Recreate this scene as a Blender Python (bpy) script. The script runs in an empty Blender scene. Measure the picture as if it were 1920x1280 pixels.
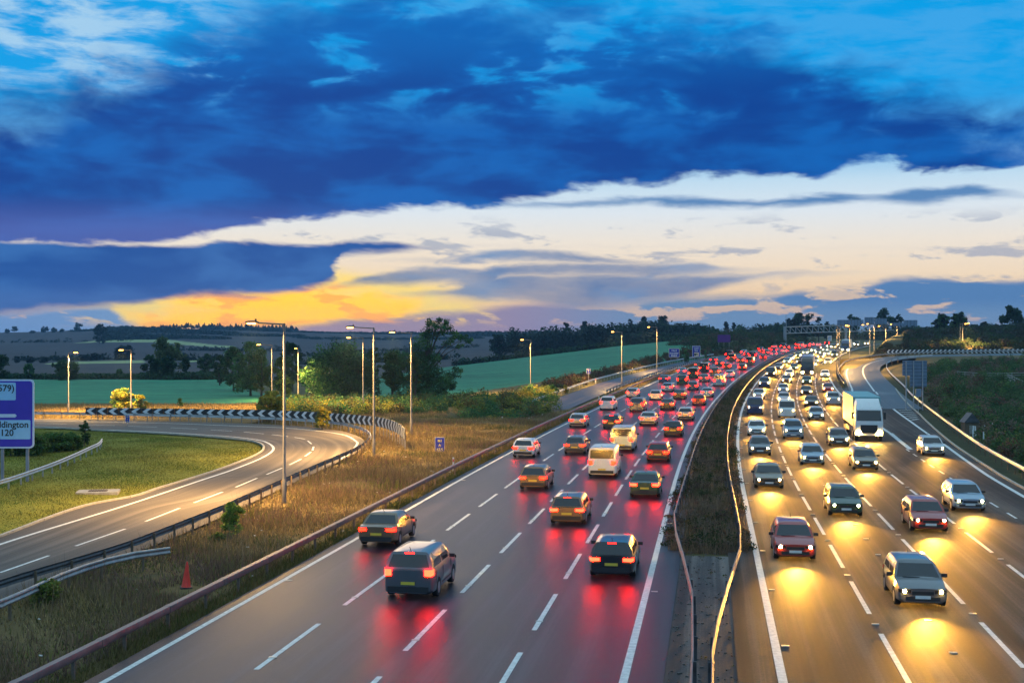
import bpy, bmesh, math, random
import numpy as np
from mathutils import Vector, Matrix

random.seed(7); RNG = np.random.default_rng(11)
scene = bpy.context.scene
COL = scene.collection
R = math.radians

# ------------------------------------------------------------------ camera
CAM_H, FPX, HOR = 9.6, 2400.0, 632.0          # eye height (m), focal length and horizon row of a 1920 px wide picture
cam_d = bpy.data.cameras.new('camera'); cam = bpy.data.objects.new('camera', cam_d); COL.objects.link(cam)
cam_d.sensor_width = 36.0; cam_d.lens = FPX / 1920 * 36.0
cam_d.shift_y = -(640 - HOR) / 1920.0
cam_d.clip_start = 0.5; cam_d.clip_end = 20000
cam.location = (0, 0, CAM_H); cam.rotation_euler = (R(90), 0, 0)
scene.camera = cam

# ------------------------------------------------------------------ exposure and renderer
scene.view_settings.view_transform = 'Standard'; scene.view_settings.look = 'None'
scene.view_settings.exposure = 0.0; scene.view_settings.gamma = 1.0
scene.view_settings.use_curve_mapping = False
scene.render.engine = 'CYCLES'
scene.cycles.use_denoising = True
scene.cycles.max_bounces = 5; scene.cycles.diffuse_bounces = 2; scene.cycles.glossy_bounces = 2
scene.cycles.transmission_bounces = 2; scene.cycles.transparent_max_bounces = 4
scene.cycles.caustics_reflective = False; scene.cycles.caustics_refractive = False
scene.cycles.sample_clamp_indirect = 3.0; scene.cycles.sample_clamp_direct = 0
scene.cycles.use_light_tree = True

def lin(r, g, b):
    f = lambda c: (c / 255 / 12.92) if c / 255 <= 0.04045 else ((c / 255 + 0.055) / 1.055) ** 2.4
    return (f(r), f(g), f(b), 1.0)

# ------------------------------------------------------------------ world: dusk sky with cloud banks
SUN_AZ, SUN_EL = math.atan((470 - 960) / FPX), R(3.0)
world = bpy.data.worlds.new('World'); scene.world = world; world.use_nodes = True
class NT:
    """small helper that chains shader nodes"""
    def __init__(s, tree): s.t = tree; s.n = tree.nodes; s.l = tree.links
    def put(s, sock, v):
        if v is None: return
        if isinstance(v, bpy.types.NodeSocket): s.l.new(v, sock)
        else: sock.default_value = v
    def node(s, typ, **kw):
        n = s.n.new(typ)
        for k, v in kw.items(): setattr(n, k, v)
        return n
    def m(s, op, a, b=None, c=None, clamp=False):
        n = s.n.new('ShaderNodeMath'); n.operation = op; n.use_clamp = clamp
        s.put(n.inputs[0], a); s.put(n.inputs[1], b); s.put(n.inputs[2], c); return n.outputs[0]
    def ss(s, lo, hi, v):
        n = s.n.new('ShaderNodeMapRange'); n.interpolation_type = 'SMOOTHSTEP'
        s.put(n.inputs['Value'], v); s.put(n.inputs['From Min'], lo); s.put(n.inputs['From Max'], hi); return n.outputs[0]
    def mix(s, f, a, b, blend='MIX'):
        n = s.n.new('ShaderNodeMix'); n.data_type = 'RGBA'; n.blend_type = blend
        s.put(n.inputs[0], f); s.put(n.inputs[6], a); s.put(n.inputs[7], b); return n.outputs[2]
    def noise(s, vec, scale, detail=4, rough=0.55, dist=0.0, dim='3D'):
        n = s.n.new('ShaderNodeTexNoise'); n.noise_dimensions = dim
        s.put(n.inputs['Vector'], vec); n.inputs['Scale'].default_value = scale
        n.inputs['Detail'].default_value = detail; n.inputs['Roughness'].default_value = rough; n.inputs['Distortion'].default_value = dist
        return n.outputs['Fac']
    def xyz(s, x, y, z):
        n = s.n.new('ShaderNodeCombineXYZ'); s.put(n.inputs[0], x); s.put(n.inputs[1], y); s.put(n.inputs[2], z); return n.outputs[0]
    def ramp(s, f, stops, interp='LINEAR'):
        n = s.n.new('ShaderNodeValToRGB'); cr = n.color_ramp; cr.interpolation = interp
        while len(cr.elements) < len(stops): cr.elements.new(0.5)
        for e, (p, c) in zip(cr.elements, stops): e.position = p; e.color = c
        s.put(n.inputs[0], f); return n.outputs[0]
    def curve(s, v, pts):
        n = s.n.new('ShaderNodeFloatCurve'); c = n.mapping.curves[0]
        n.mapping.use_clip = False
        while len(c.points) < len(pts): c.points.new(0.5, 0.5)
        for p, (x, y) in zip(c.points, pts): p.location = (x, y); p.handle_type = 'AUTO_CLAMPED'
        n.mapping.update(); s.put(n.inputs['Value'], v); return n.outputs[0]

def build_sky():
    nt = world.node_tree; nt.nodes.clear(); k = NT(nt)
    def azu(px): return (math.atan((px - 960) / FPX) * 10 + 5) / 10          # azimuth -> 0..1
    def elv(py, px=960): return math.atan((HOR - py) / math.hypot(FPX, px - 960)) * 10 / 3   # elevation -> 0..1
    tc = k.node('ShaderNodeTexCoord'); sep = k.node('ShaderNodeSeparateXYZ'); k.l.new(tc.outputs['Generated'], sep.inputs[0])
    X, Y, Z = sep.outputs
    az = k.m('ARCTAN2', X, Y); el = k.m('ARCSINE', Z)
    u0 = k.m('MULTIPLY_ADD', az, 1.0, 0.5); v0 = k.m('MULTIPLY', el, 10 / 3)
    # noise in a stretched azimuth / elevation frame
    U = k.m('MULTIPLY', az, 10.0); V = k.m('MULTIPLY', el, 10.0)
    pv = k.xyz(U, k.m('MULTIPLY', V, 2.6), 0.0)
    pw = k.xyz(k.m('MULTIPLY_ADD', V, 0.5, U), k.m('MULTIPLY', V, 4.0), 3.0)
    nb = k.m('SUBTRACT', k.noise(pv, 0.75, 3, 0.5, 0.7, '2D'), 0.5)
    nf = k.m('SUBTRACT', k.noise(pv, 1.9, 7, 0.57, 0.25, '2D'), 0.5)
    nm = k.m('SUBTRACT', k.noise(k.xyz(k.m('MULTIPLY', U, 0.55), k.m('MULTIPLY', V, 1.9), 0.0), 1.7, 3, 0.5, 0.3, '2D'), 0.5)
    nw = k.m('SUBTRACT', k.noise(pw, 1.8, 6, 0.60, 0.2, '2D'), 0.5)
    u = k.m('ADD', u0, k.m('MULTIPLY', nf, 0.030))
    vs = k.m('ADD', v0, k.m('MULTIPLY', nw, 0.034))                       # gentle edge wobble
    vt = k.m('ADD', v0, k.m('ADD', k.m('MULTIPLY', nf, 0.20), k.m('MULTIPLY', nb, 0.10)))    # ragged tops
    vl = k.m('ADD', v0, k.m('ADD', k.m('MULTIPLY', nf, 0.075), k.m('MULTIPLY', nw, 0.045)))
    def edge(pts): return k.curve(u, [(azu(px), elv(py, px)) for px, py in pts])
    def band(lower, upper, v_lo, v_up, s_lo, s_up):
        a = k.ss(-s_lo, s_lo, k.m('SUBTRACT', v_lo, edge(lower)))
        b = k.ss(-s_up, s_up, k.m('SUBTRACT', edge(upper), v_up))
        return k.m('MULTIPLY', a, b)
    # clear sky
    stops = [(632, (214, 172, 165)), (600, (242, 196, 160)), (560, (250, 212, 166)), (520, (252, 226, 192)), (455, (244, 233, 218)),
             (400, (226, 235, 242)), (345, (196, 224, 243)), (290, (120, 190, 236)), (205, (20, 160, 233)), (60, (0, 158, 232)), (-60, (8, 160, 232))]
    rs = [(max(0, elv(p)), lin(*c)) for p, c in stops]
    sky = k.ramp(v0, rs)
    # veil of high cloud at upper left; unseen overhead sky brightened to light ground
    veil = k.m('MULTIPLY', k.ss(-0.14, 0.16, k.m('ADD', nw, k.m('MULTIPLY', nb, 0.6))), k.ss(elv(260), elv(120), v0))
    left = k.m('SUBTRACT', 1.0, k.ss(azu(150), azu(620), u0))
    zen_fill = k.ss(0.95, 1.7, v0)
    veil_f = k.m('MULTIPLY', veil, k.m('MAXIMUM', k.m('MULTIPLY', left, 0.85), k.m('MAXIMUM', k.m('MULTIPLY', zen_fill, 0.9), 0.10)))
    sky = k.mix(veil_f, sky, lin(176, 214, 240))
    sky = k.mix(k.m('MULTIPLY', zen_fill, 0.85), sky, lin(182, 222, 244))
    # away from the sunset the low sky turns pale blue
    away = k.ss(0.55, 1.6, k.m('ABSOLUTE', k.m('SUBTRACT', az, SUN_AZ)))
    sky = k.mix(k.m('MULTIPLY', away, k.m('SUBTRACT', 1.0, k.ss(0.3, 0.9, v0))), sky, lin(96, 165, 214))
    # afterglow
    gx = k.m('DIVIDE', k.m('SUBTRACT', az, math.atan((540 - 960) / FPX)), 0.125)
    gl = k.m('EXPONENT', k.m('MULTIPLY', k.m('MULTIPLY', gx, gx), -1.0))
    gv = k.m('SUBTRACT', 1.0, k.ss(elv(585), elv(470), v0))
    glow = k.m('MULTIPLY', gl, gv)
    gm = k.m('ADD', glow, k.m('MULTIPLY', k.m('ADD', nw, nf), 0.75))
    sky = k.mix(k.ss(0.02, 0.30, k.m('MULTIPLY', glow, k.m('ADD', gm, 0.35))), sky, (1.1, 0.80, 0.22, 1))
    sky = k.mix(k.ss(0.30, 0.85, gm), sky, (1.55, 0.80, 0.006, 1))
    sky = k.mix(k.m('MULTIPLY', k.ss(0.35, 0.7, glow), k.ss(0.02, 0.16, k.m('SUBTRACT', nw, k.m('MULTIPLY', nf, 0.6)))), sky, (1.40, 0.56, 0.05, 1))
    orange = k.m('MULTIPLY', k.m('MULTIPLY', gl, k.m('SUBTRACT', 1.0, k.ss(elv(609), elv(592), vs))), k.ss(-0.1, 0.2, nw))
    sky = k.mix(k.m('MULTIPLY', orange, 0.8), sky, lin(250, 150, 92))
    # --- cloud banks
    lo = [(-900, 430), (-300, 450), (0, 447), (200, 457), (380, 441), (480, 416), (700, 396), (900, 380), (1050, 360), (1070, 350), (1200, 346), (1320, 328), (1530, 328), (1590, 306), (1640, 300), (1690, 312), (1760, 322), (1850, 318), (1960, 300), (2400, 300)]
    up = [(-900, 150), (-300, 190), (0, 206), (110, 190), (150, 150), (250, 135), (330, 88), (450, 45), (560, 12), (700, -12), (880, -8), (1000, 10), (1150, 40), (1350, 66), (1480, 100), (1600, 145), (1750, 185), (1920, 225), (2400, 240)]
    A = band(lo, up, vl, vt, 0.013, 0.10)
    holes = k.m('MULTIPLY', k.ss(0.03, 0.20, k.m('ADD', k.m('MULTIPLY', nf, 0.8), k.m('MULTIPLY', nm, 0.9))), k.ss(elv(250), elv(150), v0))
    A = k.m('MULTIPLY', A, k.m('SUBTRACT', 1.0, k.m('MULTIPLY', holes, 0.75)))
    shade = k.ss(-0.16, 0.22, k.m('ADD', k.m('MULTIPLY', nm, 1.0), k.m('MULTIPLY', nf, 0.50)))
    colA = k.mix(shade, lin(6, 66, 150), lin(10, 98, 184))
    colA = k.mix(k.m('MULTIPLY', k.ss(elv(200), elv(60), v0), 0.55), colA, lin(10, 118, 204))
    purple = k.m('MULTIPLY', k.m('SUBTRACT', 1.0, k.ss(elv(450), elv(370), v0)), k.m('SUBTRACT', 1.0, k.ss(azu(500), azu(900), u0)))
    colA = k.mix(k.m('MULTIPLY', purple, 0.75), colA, lin(82, 100, 178))
    # bright silver rim where the sky shows through thin edges
    sky = k.mix(A, sky, colA)
    E_ = band([(880, 384), (1000, 386), (1180, 381), (1350, 389), (1500, 383), (1560, 379), (1640, 377), (1720, 379), (1800, 373), (1880, 366), (2000, 372)],
              [(880, 385), (1000, 380), (1130, 373), (1250, 370), (1400, 376), (1560, 362), (1640, 370), (1690, 360), (1790, 350), (1870, 362), (2000, 371)], vs, vs, 0.012, 0.010)
    sky = k.mix(k.m('MULTIPLY', E_, 0.9), sky, lin(62, 122, 182))
    B = band([(-900, 590), (-300, 592), (0, 588), (130, 575), (240, 571), (340, 554), (520, 548), (600, 532), (628, 514), (650, 480), (740, 471), (800, 462), (900, 455), (2400, 455)],
             [(-900, 440), (-300, 452), (0, 454), (190, 459), (350, 462), (440, 453), (560, 460), (680, 452), (740, 455), (800, 461), (900, 462), (2400, 462)], vs, vs, 0.016, 0.009)
    colB = k.mix(shade, lin(10, 78, 158), lin(44, 104, 178))
    colB = k.mix(k.m('MULTIPLY', k.m('SUBTRACT', 1.0, k.ss(elv(575), elv(530), v0)), 0.55), colB, lin(64, 102, 172))
    sky = k.mix(B, sky, colB)
    C1 = band([(780, 488), (840, 488), (950, 488), (1100, 492), (1200, 494), (1260, 490)], [(780, 489), (840, 485), (900, 474), (1000, 470), (1100, 479), (1200, 490), (1260, 491)], vs, vs, 0.013, 0.010)
    C2 = band([(600, 536), (660, 534), (750, 534), (830, 526), (900, 546), (960, 520), (1100, 518), (1250, 519), (1360, 508), (1420, 504)],
              [(600, 537), (660, 528), (740, 505), (830, 500), (900, 508), (960, 497), (1100, 494), (1300, 493), (1360, 504), (1420, 506)], vs, vs, 0.016, 0.011)
    C3 = band([(760, 552), (820, 554), (950, 562), (1050, 577), (1150, 574), (1250, 562), (1310, 552), (1400, 524), (1480, 515), (1560, 512)],
              [(760, 553), (820, 547), (900, 525), (1000, 517), (1200, 514), (1400, 514), (1480, 511), (1560, 514)], vs, vs, 0.016, 0.011)
    C = k.m('MAXIMUM', C1, k.m('MAXIMUM', C2, C3))
    sky = k.mix(k.m('MULTIPLY', C, k.m('ADD', 0.80, k.m('MULTIPLY', nf, 0.6)), clamp=True), sky, k.mix(shade, lin(70, 116, 172), lin(98, 140, 190)))
    wisp = k.m('MULTIPLY', k.ss(0.05, 0.20, k.m('ADD', nw, k.m('MULTIPLY', nf, 0.45))), k.m('MULTIPLY', k.ss(elv(575), elv(520), v0), k.m('SUBTRACT', 1.0, k.ss(elv(440), elv(395), v0))))
    sky = k.mix(k.m('MULTIPLY', k.m('MULTIPLY', wisp, k.m('SUBTRACT', 1.0, k.m('MAXIMUM', A, B))), 0.62), sky, lin(132, 152, 186))
    H = k.ss(-0.014, 0.014, k.m('SUBTRACT', edge([(-900, 560), (-300, 580), (0, 588), (120, 578), (200, 577), (236, 598), (300, 615), (560, 612), (640, 602), (700, 597), (800, 590), (900, 583), (1000, 574), (1150, 574), (1250, 562), (1340, 558), (1450, 556), (1500, 549), (1600, 538), (1720, 520), (1920, 528), (2400, 515)]), vs))
    slit = k.m('MULTIPLY', k.ss(0.035, 0.12, nw), k.ss(elv(618), elv(590), v0))
    H = k.m('MULTIPLY', H, k.m('SUBTRACT', 1.0, k.m('MULTIPLY', slit, 0.75)))
    colH = k.mix(k.ss(azu(200), azu(520), u0), lin(92, 148, 206), lin(150, 132, 168))
    colH = k.mix(k.ss(azu(900), azu(1250), u0), colH, lin(92, 140, 186))
    colH = k.mix(k.m('MULTIPLY', k.ss(azu(1250), azu(1600), u0), k.ss(elv(600), elv(560), v0)), colH, lin(38, 118, 182))
    sky = k.mix(k.m('MULTIPLY', H, 0.92), sky, colH)
    # physical sky adds its own faint colour
    st = k.node('ShaderNodeTexSky', sky_type='NISHITA'); st.sun_disc = False
    st.sun_elevation = SUN_EL; st.sun_rotation = SUN_AZ
    sky = k.mix(1.0, sky, k.mix(1.0, st.outputs[0], (0.0006, 0.0010, 0.0016, 1), 'MULTIPLY'), 'ADD')
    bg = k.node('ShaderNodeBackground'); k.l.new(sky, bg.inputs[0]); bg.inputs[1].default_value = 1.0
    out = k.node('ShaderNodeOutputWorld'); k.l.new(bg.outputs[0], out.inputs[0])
build_sky()
world.cycles.sampling_method = 'MANUAL'; world.cycles.sample_map_resolution = 512

# ------------------------------------------------------------------ sun: the last soft light from the afterglow
sd = bpy.data.lights.new('sun', 'SUN'); sun = bpy.data.objects.new('sun', sd); COL.objects.link(sun)
sd.energy = 0.35; sd.angle = R(25); sd.color = (1.0, 0.72, 0.42)
dirv = Vector((math.sin(SUN_AZ) * math.cos(SUN_EL), math.cos(SUN_AZ) * math.cos(SUN_EL), math.sin(SUN_EL)))
sun.rotation_euler = dirv.to_track_quat('Z', 'Y').to_euler()

# ------------------------------------------------------------------ helpers
def tag(o, label=None, cat=None, group=None, kind=None):
    if label: o['label'] = label
    if cat: o['category'] = cat
    if group: o['group'] = group
    if kind: o['kind'] = kind
    return o
def link(o, parent=None):
    COL.objects.link(o)
    if parent is not None: o.parent = parent
    return o
def empty(name, loc=(0, 0, 0), rz=0.0):
    o = bpy.data.objects.new(name, None); o.empty_display_size = 0.3
    o.location = loc; o.rotation_euler = (0, 0, rz); return link(o)
def mesh_np(name, co, faces, mats=(), smooth=False, attrs=None, uv=None):
    """co (n,3); faces: array (m,3|4) or list of tuples"""
    me = bpy.data.meshes.new(name); co = np.asarray(co, np.float32)
    if isinstance(faces, np.ndarray):
        m, kk = faces.shape
        me.vertices.add(len(co)); me.vertices.foreach_set('co', co.ravel())
        me.loops.add(m * kk); me.loops.foreach_set('vertex_index', faces.astype(np.int32).ravel())
        me.polygons.add(m); me.polygons.foreach_set('loop_start', np.arange(0, m * kk, kk, dtype=np.int32))
        me.update(calc_edges=True)
    else:
        me.from_pydata([tuple(map(float, c)) for c in co], [], faces); me.update()
    if attrs:
        for an, arr in attrs.items():
            a = me.color_attributes.new(an, 'FLOAT_COLOR', 'POINT')
            arr = np.asarray(arr, np.float32)
            if arr.shape[1] == 3: arr = np.hstack([arr, np.ones((len(arr), 1), np.float32)])
            a.data.foreach_set('color', arr.ravel())
    if smooth: me.polygons.foreach_set('use_smooth', np.ones(len(me.polygons), bool))
    for m_ in mats: me.materials.append(m_)
    return me
def obj(name, me, parent=None, loc=None):
    o = bpy.data.objects.new(name, me)
    if loc is not None: o.location = loc
    return link(o, parent)

class MB:
    """collects boxes, tubes and prisms into one mesh"""
    def __init__(s): s.v = []; s.f = []
    def add(s, v, f):
        b = len(s.v); s.v += [tuple(p) for p in v]; s.f += [tuple(i + b for i in q) for q in f]; return s
    def box(s, c, d, rz=0.0, M=None):
        hx, hy, hz = d[0] / 2, d[1] / 2, d[2] / 2
        vs = [Vector((x, y, z)) for z in (-hz, hz) for x, y in ((-hx, -hy), (hx, -hy), (hx, hy), (-hx, hy))]
        if rz: vs = [Matrix.Rotation(rz, 3, 'Z') @ v for v in vs]
        if M is not None: vs = [M @ v for v in vs]
        vs = [v + Vector(c) for v in vs]
        return s.add(vs, [(3, 2, 1, 0), (4, 5, 6, 7), (0, 1, 5, 4), (1, 2, 6, 5), (2, 3, 7, 6), (3, 0, 4, 7)])
    def tube(s, pts, rad, n=8, cap=True):
        pts = [Vector(p) for p in pts]; rad = rad if isinstance(rad, (list, tuple)) else [rad] * len(pts)
        rings = []
        for i, p in enumerate(pts):
            d = (pts[min(i + 1, len(pts) - 1)] - pts[max(i - 1, 0)]).normalized()
            a = d.cross(Vector((0.31, 0.17, 0.93))); a = a.normalized() if a.length > 1e-4 else Vector((1, 0, 0))
            if abs(d.z) > 0.999: a = Vector((1, 0, 0))
            b = d.cross(a).normalized()
            rings.append([p + rad[i] * (math.cos(2 * math.pi * k / n) * a + math.sin(2 * math.pi * k / n) * b) for k in range(n)])
        v = [q for r_ in rings for q in r_]; f = []
        for i in range(len(pts) - 1):
            for k in range(n):
                f.append((i * n + k, i * n + (k + 1) % n, (i + 1) * n + (k + 1) % n, (i + 1) * n + k))
        if cap: f += [tuple(range(n - 1, -1, -1)), tuple((len(pts) - 1) * n + k for k in range(n))]
        return s.add(v, f)
    def prism(s, poly, h0, h1, M=None):
        """polygon in local xy raised from z h0 to h1"""
        n = len(poly); vs = [Vector((x, y, h0)) for x, y in poly] + [Vector((x, y, h1)) for x, y in poly]
        if M is not None: vs = [M @ v for v in vs]
        return s.add(vs, [tuple(range(n - 1, -1, -1)), tuple(range(n, 2 * n))] + [(i, (i + 1) % n, n + (i + 1) % n, n + i) for i in range(n)])
    def mesh(s, name, mat, smooth=False, angle=35):
        me = bpy.data.meshes.new(name); me.from_pydata([tuple(p) for p in s.v], [], s.f)
        me.materials.append(mat)
        if smooth:
            me.polygons.foreach_set('use_smooth', np.ones(len(me.polygons), bool)); me.update(); me.set_sharp_from_angle(angle=R(angle))
        me.update(); return me
    def build(s, name, mat, parent=None, smooth=False, angle=35, loc=None): return obj(name, s.mesh(name, mat, smooth, angle), parent, loc)

# ------------------------------------------------------------------ materials
MAT = {}
def new_mat(name):
    m = bpy.data.materials.new(name); m.use_nodes = True; k = NT(m.node_tree)
    b = m.node_tree.nodes['Principled BSDF']; MAT[name] = m; return m, k, b
def simple(name, col, rough=0.6, metal=0.0, var=0.12, scale=6.0, bump=0.0, coat=0.0, spec=0.5, emit=None, estr=0.0):
    m, k, b = new_mat(name)
    tc = k.node('ShaderNodeTexCoord'); n = k.noise(tc.outputs['Object'], scale, 5, 0.6)
    c = (col[0], col[1], col[2], 1)
    lo = tuple(x * (1 - var) for x in col) + (1,); hi = tuple(min(1, x * (1 + var)) for x in col) + (1,)
    k.put(b.inputs['Base Color'], k.ramp(n, [(0.3, lo), (0.7, hi)]) if var else c)
    k.put(b.inputs['Roughness'], k.m('MULTIPLY_ADD', n, 0.16, rough - 0.08) if var else rough)
    b.inputs['Metallic'].default_value = metal; b.inputs['Specular IOR Level'].default_value = spec
    b.inputs['Coat Weight'].default_value = coat; b.inputs['Coat Roughness'].default_value = 0.08
    if bump:
        bp = k.node('ShaderNodeBump'); bp.inputs['Strength'].default_value = bump; k.l.new(n, bp.inputs['Height']); k.l.new(bp.outputs[0], b.inputs['Normal'])
    if emit: b.inputs['Emission Color'].default_value = (*emit, 1); b.inputs['Emission Strength'].default_value = estr
    return m
def asphalt(name, base, warm, rough=0.27, spec=0.26, con=1.0):
    m, k, b = new_mat(name)
    geo = k.node('ShaderNodeNewGeometry'); P = geo.outputs['Position']
    uvn = k.node('ShaderNodeUVMap'); uvn.uv_map = 'UVMap'
    sp = k.node('ShaderNodeSeparateXYZ'); k.l.new(uvn.outputs[0], sp.inputs[0])
    fine = k.noise(P, 9.0, 4, 0.75); grit = k.noise(P, 38.0, 2, 0.8); patch = k.noise(P, 0.10, 4, 0.6)
    streak = k.noise(k.xyz(k.m('MULTIPLY', sp.outputs[0], 1.3), k.m('MULTIPLY', sp.outputs[1], 0.012), 0.0), 1.0, 4, 0.65, 0.2, '2D')
    val = k.m('ADD', k.m('ADD', k.m('MULTIPLY', streak, 0.55), k.m('MULTIPLY', patch, 0.30)), k.m('ADD', k.m('MULTIPLY', fine, 0.24), k.m('MULTIPLY', grit, 0.34)))
    col = k.ramp(val, [(0.60, (*[c * (1 - .55 * con) for c in base], 1)), (0.715, (*base, 1)), (0.83, (*[c * (1 + .9 * con) for c in warm], 1))])
    # transverse repair joints
    wv = k.m('FRACT', k.m('DIVIDE', sp.outputs[1], 47.0)); joint = k.m('LESS_THAN', wv, 0.0022)
    col = k.mix(k.m('MULTIPLY', joint, 0.85), col, (0.018, 0.017, 0.017, 1))
    k.put(b.inputs['Base Color'], col)
    k.put(b.inputs['Roughness'], k.m('ADD', rough, k.m('MULTIPLY', val, 0.24))); b.inputs['Specular IOR Level'].default_value = spec
    bp = k.node('ShaderNodeBump'); bp.inputs['Strength'].default_value = 0.35; bp.inputs['Distance'].default_value = 0.02
    k.l.new(k.m('ADD', fine, grit), bp.inputs['Height']); k.l.new(bp.outputs[0], b.inputs['Normal'])
    return m
asphalt('asphalt', (0.024, 0.020, 0.030), (0.035, 0.029, 0.037), 0.22, 0.18)
asphalt('asphalt_worn', (0.052, 0.043, 0.040), (0.070, 0.057, 0.050), 0.52, 0.08)
asphalt('asphalt_dark', (0.030, 0.030, 0.038), (0.042, 0.040, 0.046))
asphalt('asphalt_pale', (0.115, 0.100, 0.092), (0.130, 0.112, 0.100), 0.60, 0.10, 0.35)
simple('paint_white', (0.66, 0.65, 0.62), 0.55, var=0.28, scale=5.0)
simple('stud', (0.55, 0.52, 0.45), 0.3, var=0.1)
simple('stud_base', (0.05, 0.05, 0.05), 0.6)
simple('steel_weathered', (0.34, 0.32, 0.31), 0.48, 0.65, 0.3, 2.5, 0.1)
simple('steel_brown', (0.17, 0.125, 0.120), 0.5, 0.45, 0.3, 2.5, 0.1)
simple('steel_rusty', (0.22, 0.155, 0.12), 0.62, 0.4, 0.35, 3.0, 0.15)
simple('steel_dark', (0.10, 0.095, 0.10), 0.55, 0.5, 0.3, 3.0)
simple('steel_bright', (0.52, 0.53, 0.54), 0.36, 0.8, 0.18, 2.0)
simple('galvanised', (0.44, 0.44, 0.45), 0.42, 0.75, 0.18, 8.0)
simple('column_paint', (0.20, 0.185, 0.17), 0.5, 0.35, 0.15, 4.0)
simple('wood_post', (0.16, 0.11, 0.07), 0.8, 0, 0.3, 6.0)
simple('concrete', (0.33, 0.31, 0.28), 0.85, 0, 0.25, 4.0, 0.2)
simple('kerb_concrete', (0.40, 0.36, 0.30), 0.85, 0, 0.25, 5.0, 0.2)
simple('grate', (0.10, 0.07, 0.05), 0.7, 0.4, 0.2)
simple('sign_blue', (0.015, 0.03, 0.36), 0.42, 0, 0.08, 1.5)
simple('sign_violet', (0.055, 0.035, 0.46), 0.42, 0, 0.08, 1.0)
simple('sign_panel', (0.30, 0.56, 0.85), 0.45, 0, 0.06, 1.0)
simple('sign_white', (0.74, 0.74, 0.74), 0.45, 0, 0.06, 2.0)
simple('sign_border', (0.55, 0.66, 0.86), 0.45, 0, 0.05)
simple('sign_cream', (0.80, 0.64, 0.46), 0.45, 0, 0.06)
simple('sign_black', (0.012, 0.012, 0.014), 0.45, 0, 0.1)
simple('sign_yellow', (0.80, 0.70, 0.25), 0.45, 0, 0.06)
simple('sign_back', (0.22, 0.26, 0.34), 0.5, 0.35, 0.18, 1.2)
simple('board_purple', (0.085, 0.012, 0.20), 0.6, 0, 0.15, 1.0)
simple('cone_red', (0.80, 0.045, 0.02), 0.45, 0, 0.12, 5.0)
simple('cone_base', (0.03, 0.03, 0.03), 0.7)
simple('marker_red', (0.65, 0.05, 0.03), 0.5)
simple('lamp_head', (0.045, 0.045, 0.05), 0.5, 0.2)
simple('lamp_glass', (0.9, 0.7, 0.4), 0.3, 0, 0, emit=(1.0, 0.42, 0.05), estr=30.0)
simple('fence_timber', (0.30, 0.28, 0.25), 0.85, 0, 0.25)
asphalt('gravel', (0.060, 0.050, 0.050), (0.095, 0.080, 0.072), 0.55)
simple('litter', (0.7, 0.68, 0.65), 0.7)

# ------------------------------------------------------------------ alignment of the motorway
_ZY = np.arange(-100, 1400, 5.0)
_Z = np.interp(_ZY, [-100, 0, 130, 200, 262, 350, 450, 560, 700, 900, 1300], [0, 0, 0, .5, 1.7, 3.6, 5.2, 6.6, 8.0, 9.0, 9.5])
_Z = np.convolve(np.pad(_Z, 6, mode='edge'), np.ones(13) / 13, 'valid')
def zr(Y): return np.interp(Y, _ZY, _Z)
def xref(Y):
    Y = np.asarray(Y, float); return 14 + .156 * (Y - 77) + np.where(Y > 77, (Y - 77) ** 2 / 4000.0, 0)
def dxref(Y):
    Y = np.asarray(Y, float); return .156 + np.where(Y > 77, (Y - 77) / 2000.0, 0)
def PM(off, Y, dz=0.0):
    """point at a lateral offset (m, right positive) from the motorway's reference line"""
    d = dxref(Y); n = np.sqrt(1 + d * d)
    return np.stack([xref(Y) + off / n, Y - off * d / n, zr(Y) + dz], -1)
def arc_to_Y(s0, step, Y0):
    Ys = [Y0]
    while Ys[-1] < s0: Ys.append(Ys[-1] + step / math.sqrt(1 + float(dxref(Ys[-1])) ** 2))
    return Ys
def at(px, py, Y): return Vector(((px - 960) / FPX * Y, Y, CAM_H - (py - HOR) / FPX * Y))
def flat(px, py, z=0.0):
    Y = (CAM_H - z) * FPX / (py - HOR); return Vector(((px - 960) / FPX * Y, Y, z))
def resample(pts, step=None, n=None):
    P = np.array([tuple(p) for p in pts], float)
    # Catmull-Rom through the points, then even spacing
    Q = np.vstack([2 * P[0] - P[1], P, 2 * P[-1] - P[-2]]); out = []
    for i in range(1, len(Q) - 2):
        p0, p1, p2, p3 = Q[i - 1:i + 3]
        for t in np.linspace(0, 1, 12, endpoint=False):
            out.append(0.5 * ((2 * p1) + (-p0 + p2) * t + (2 * p0 - 5 * p1 + 4 * p2 - p3) * t * t + (-p0 + 3 * p1 - 3 * p2 + p3) * t ** 3))
    out.append(P[-1]); out = np.array(out)
    s = np.concatenate([[0], np.cumsum(np.linalg.norm(np.diff(out, axis=0), axis=1))])
    n = n or max(2, int(round(s[-1] / step)) + 1); q = np.linspace(0, s[-1], n)
    return np.stack([np.interp(q, s, out[:, j]) for j in range(3)], -1)

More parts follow.
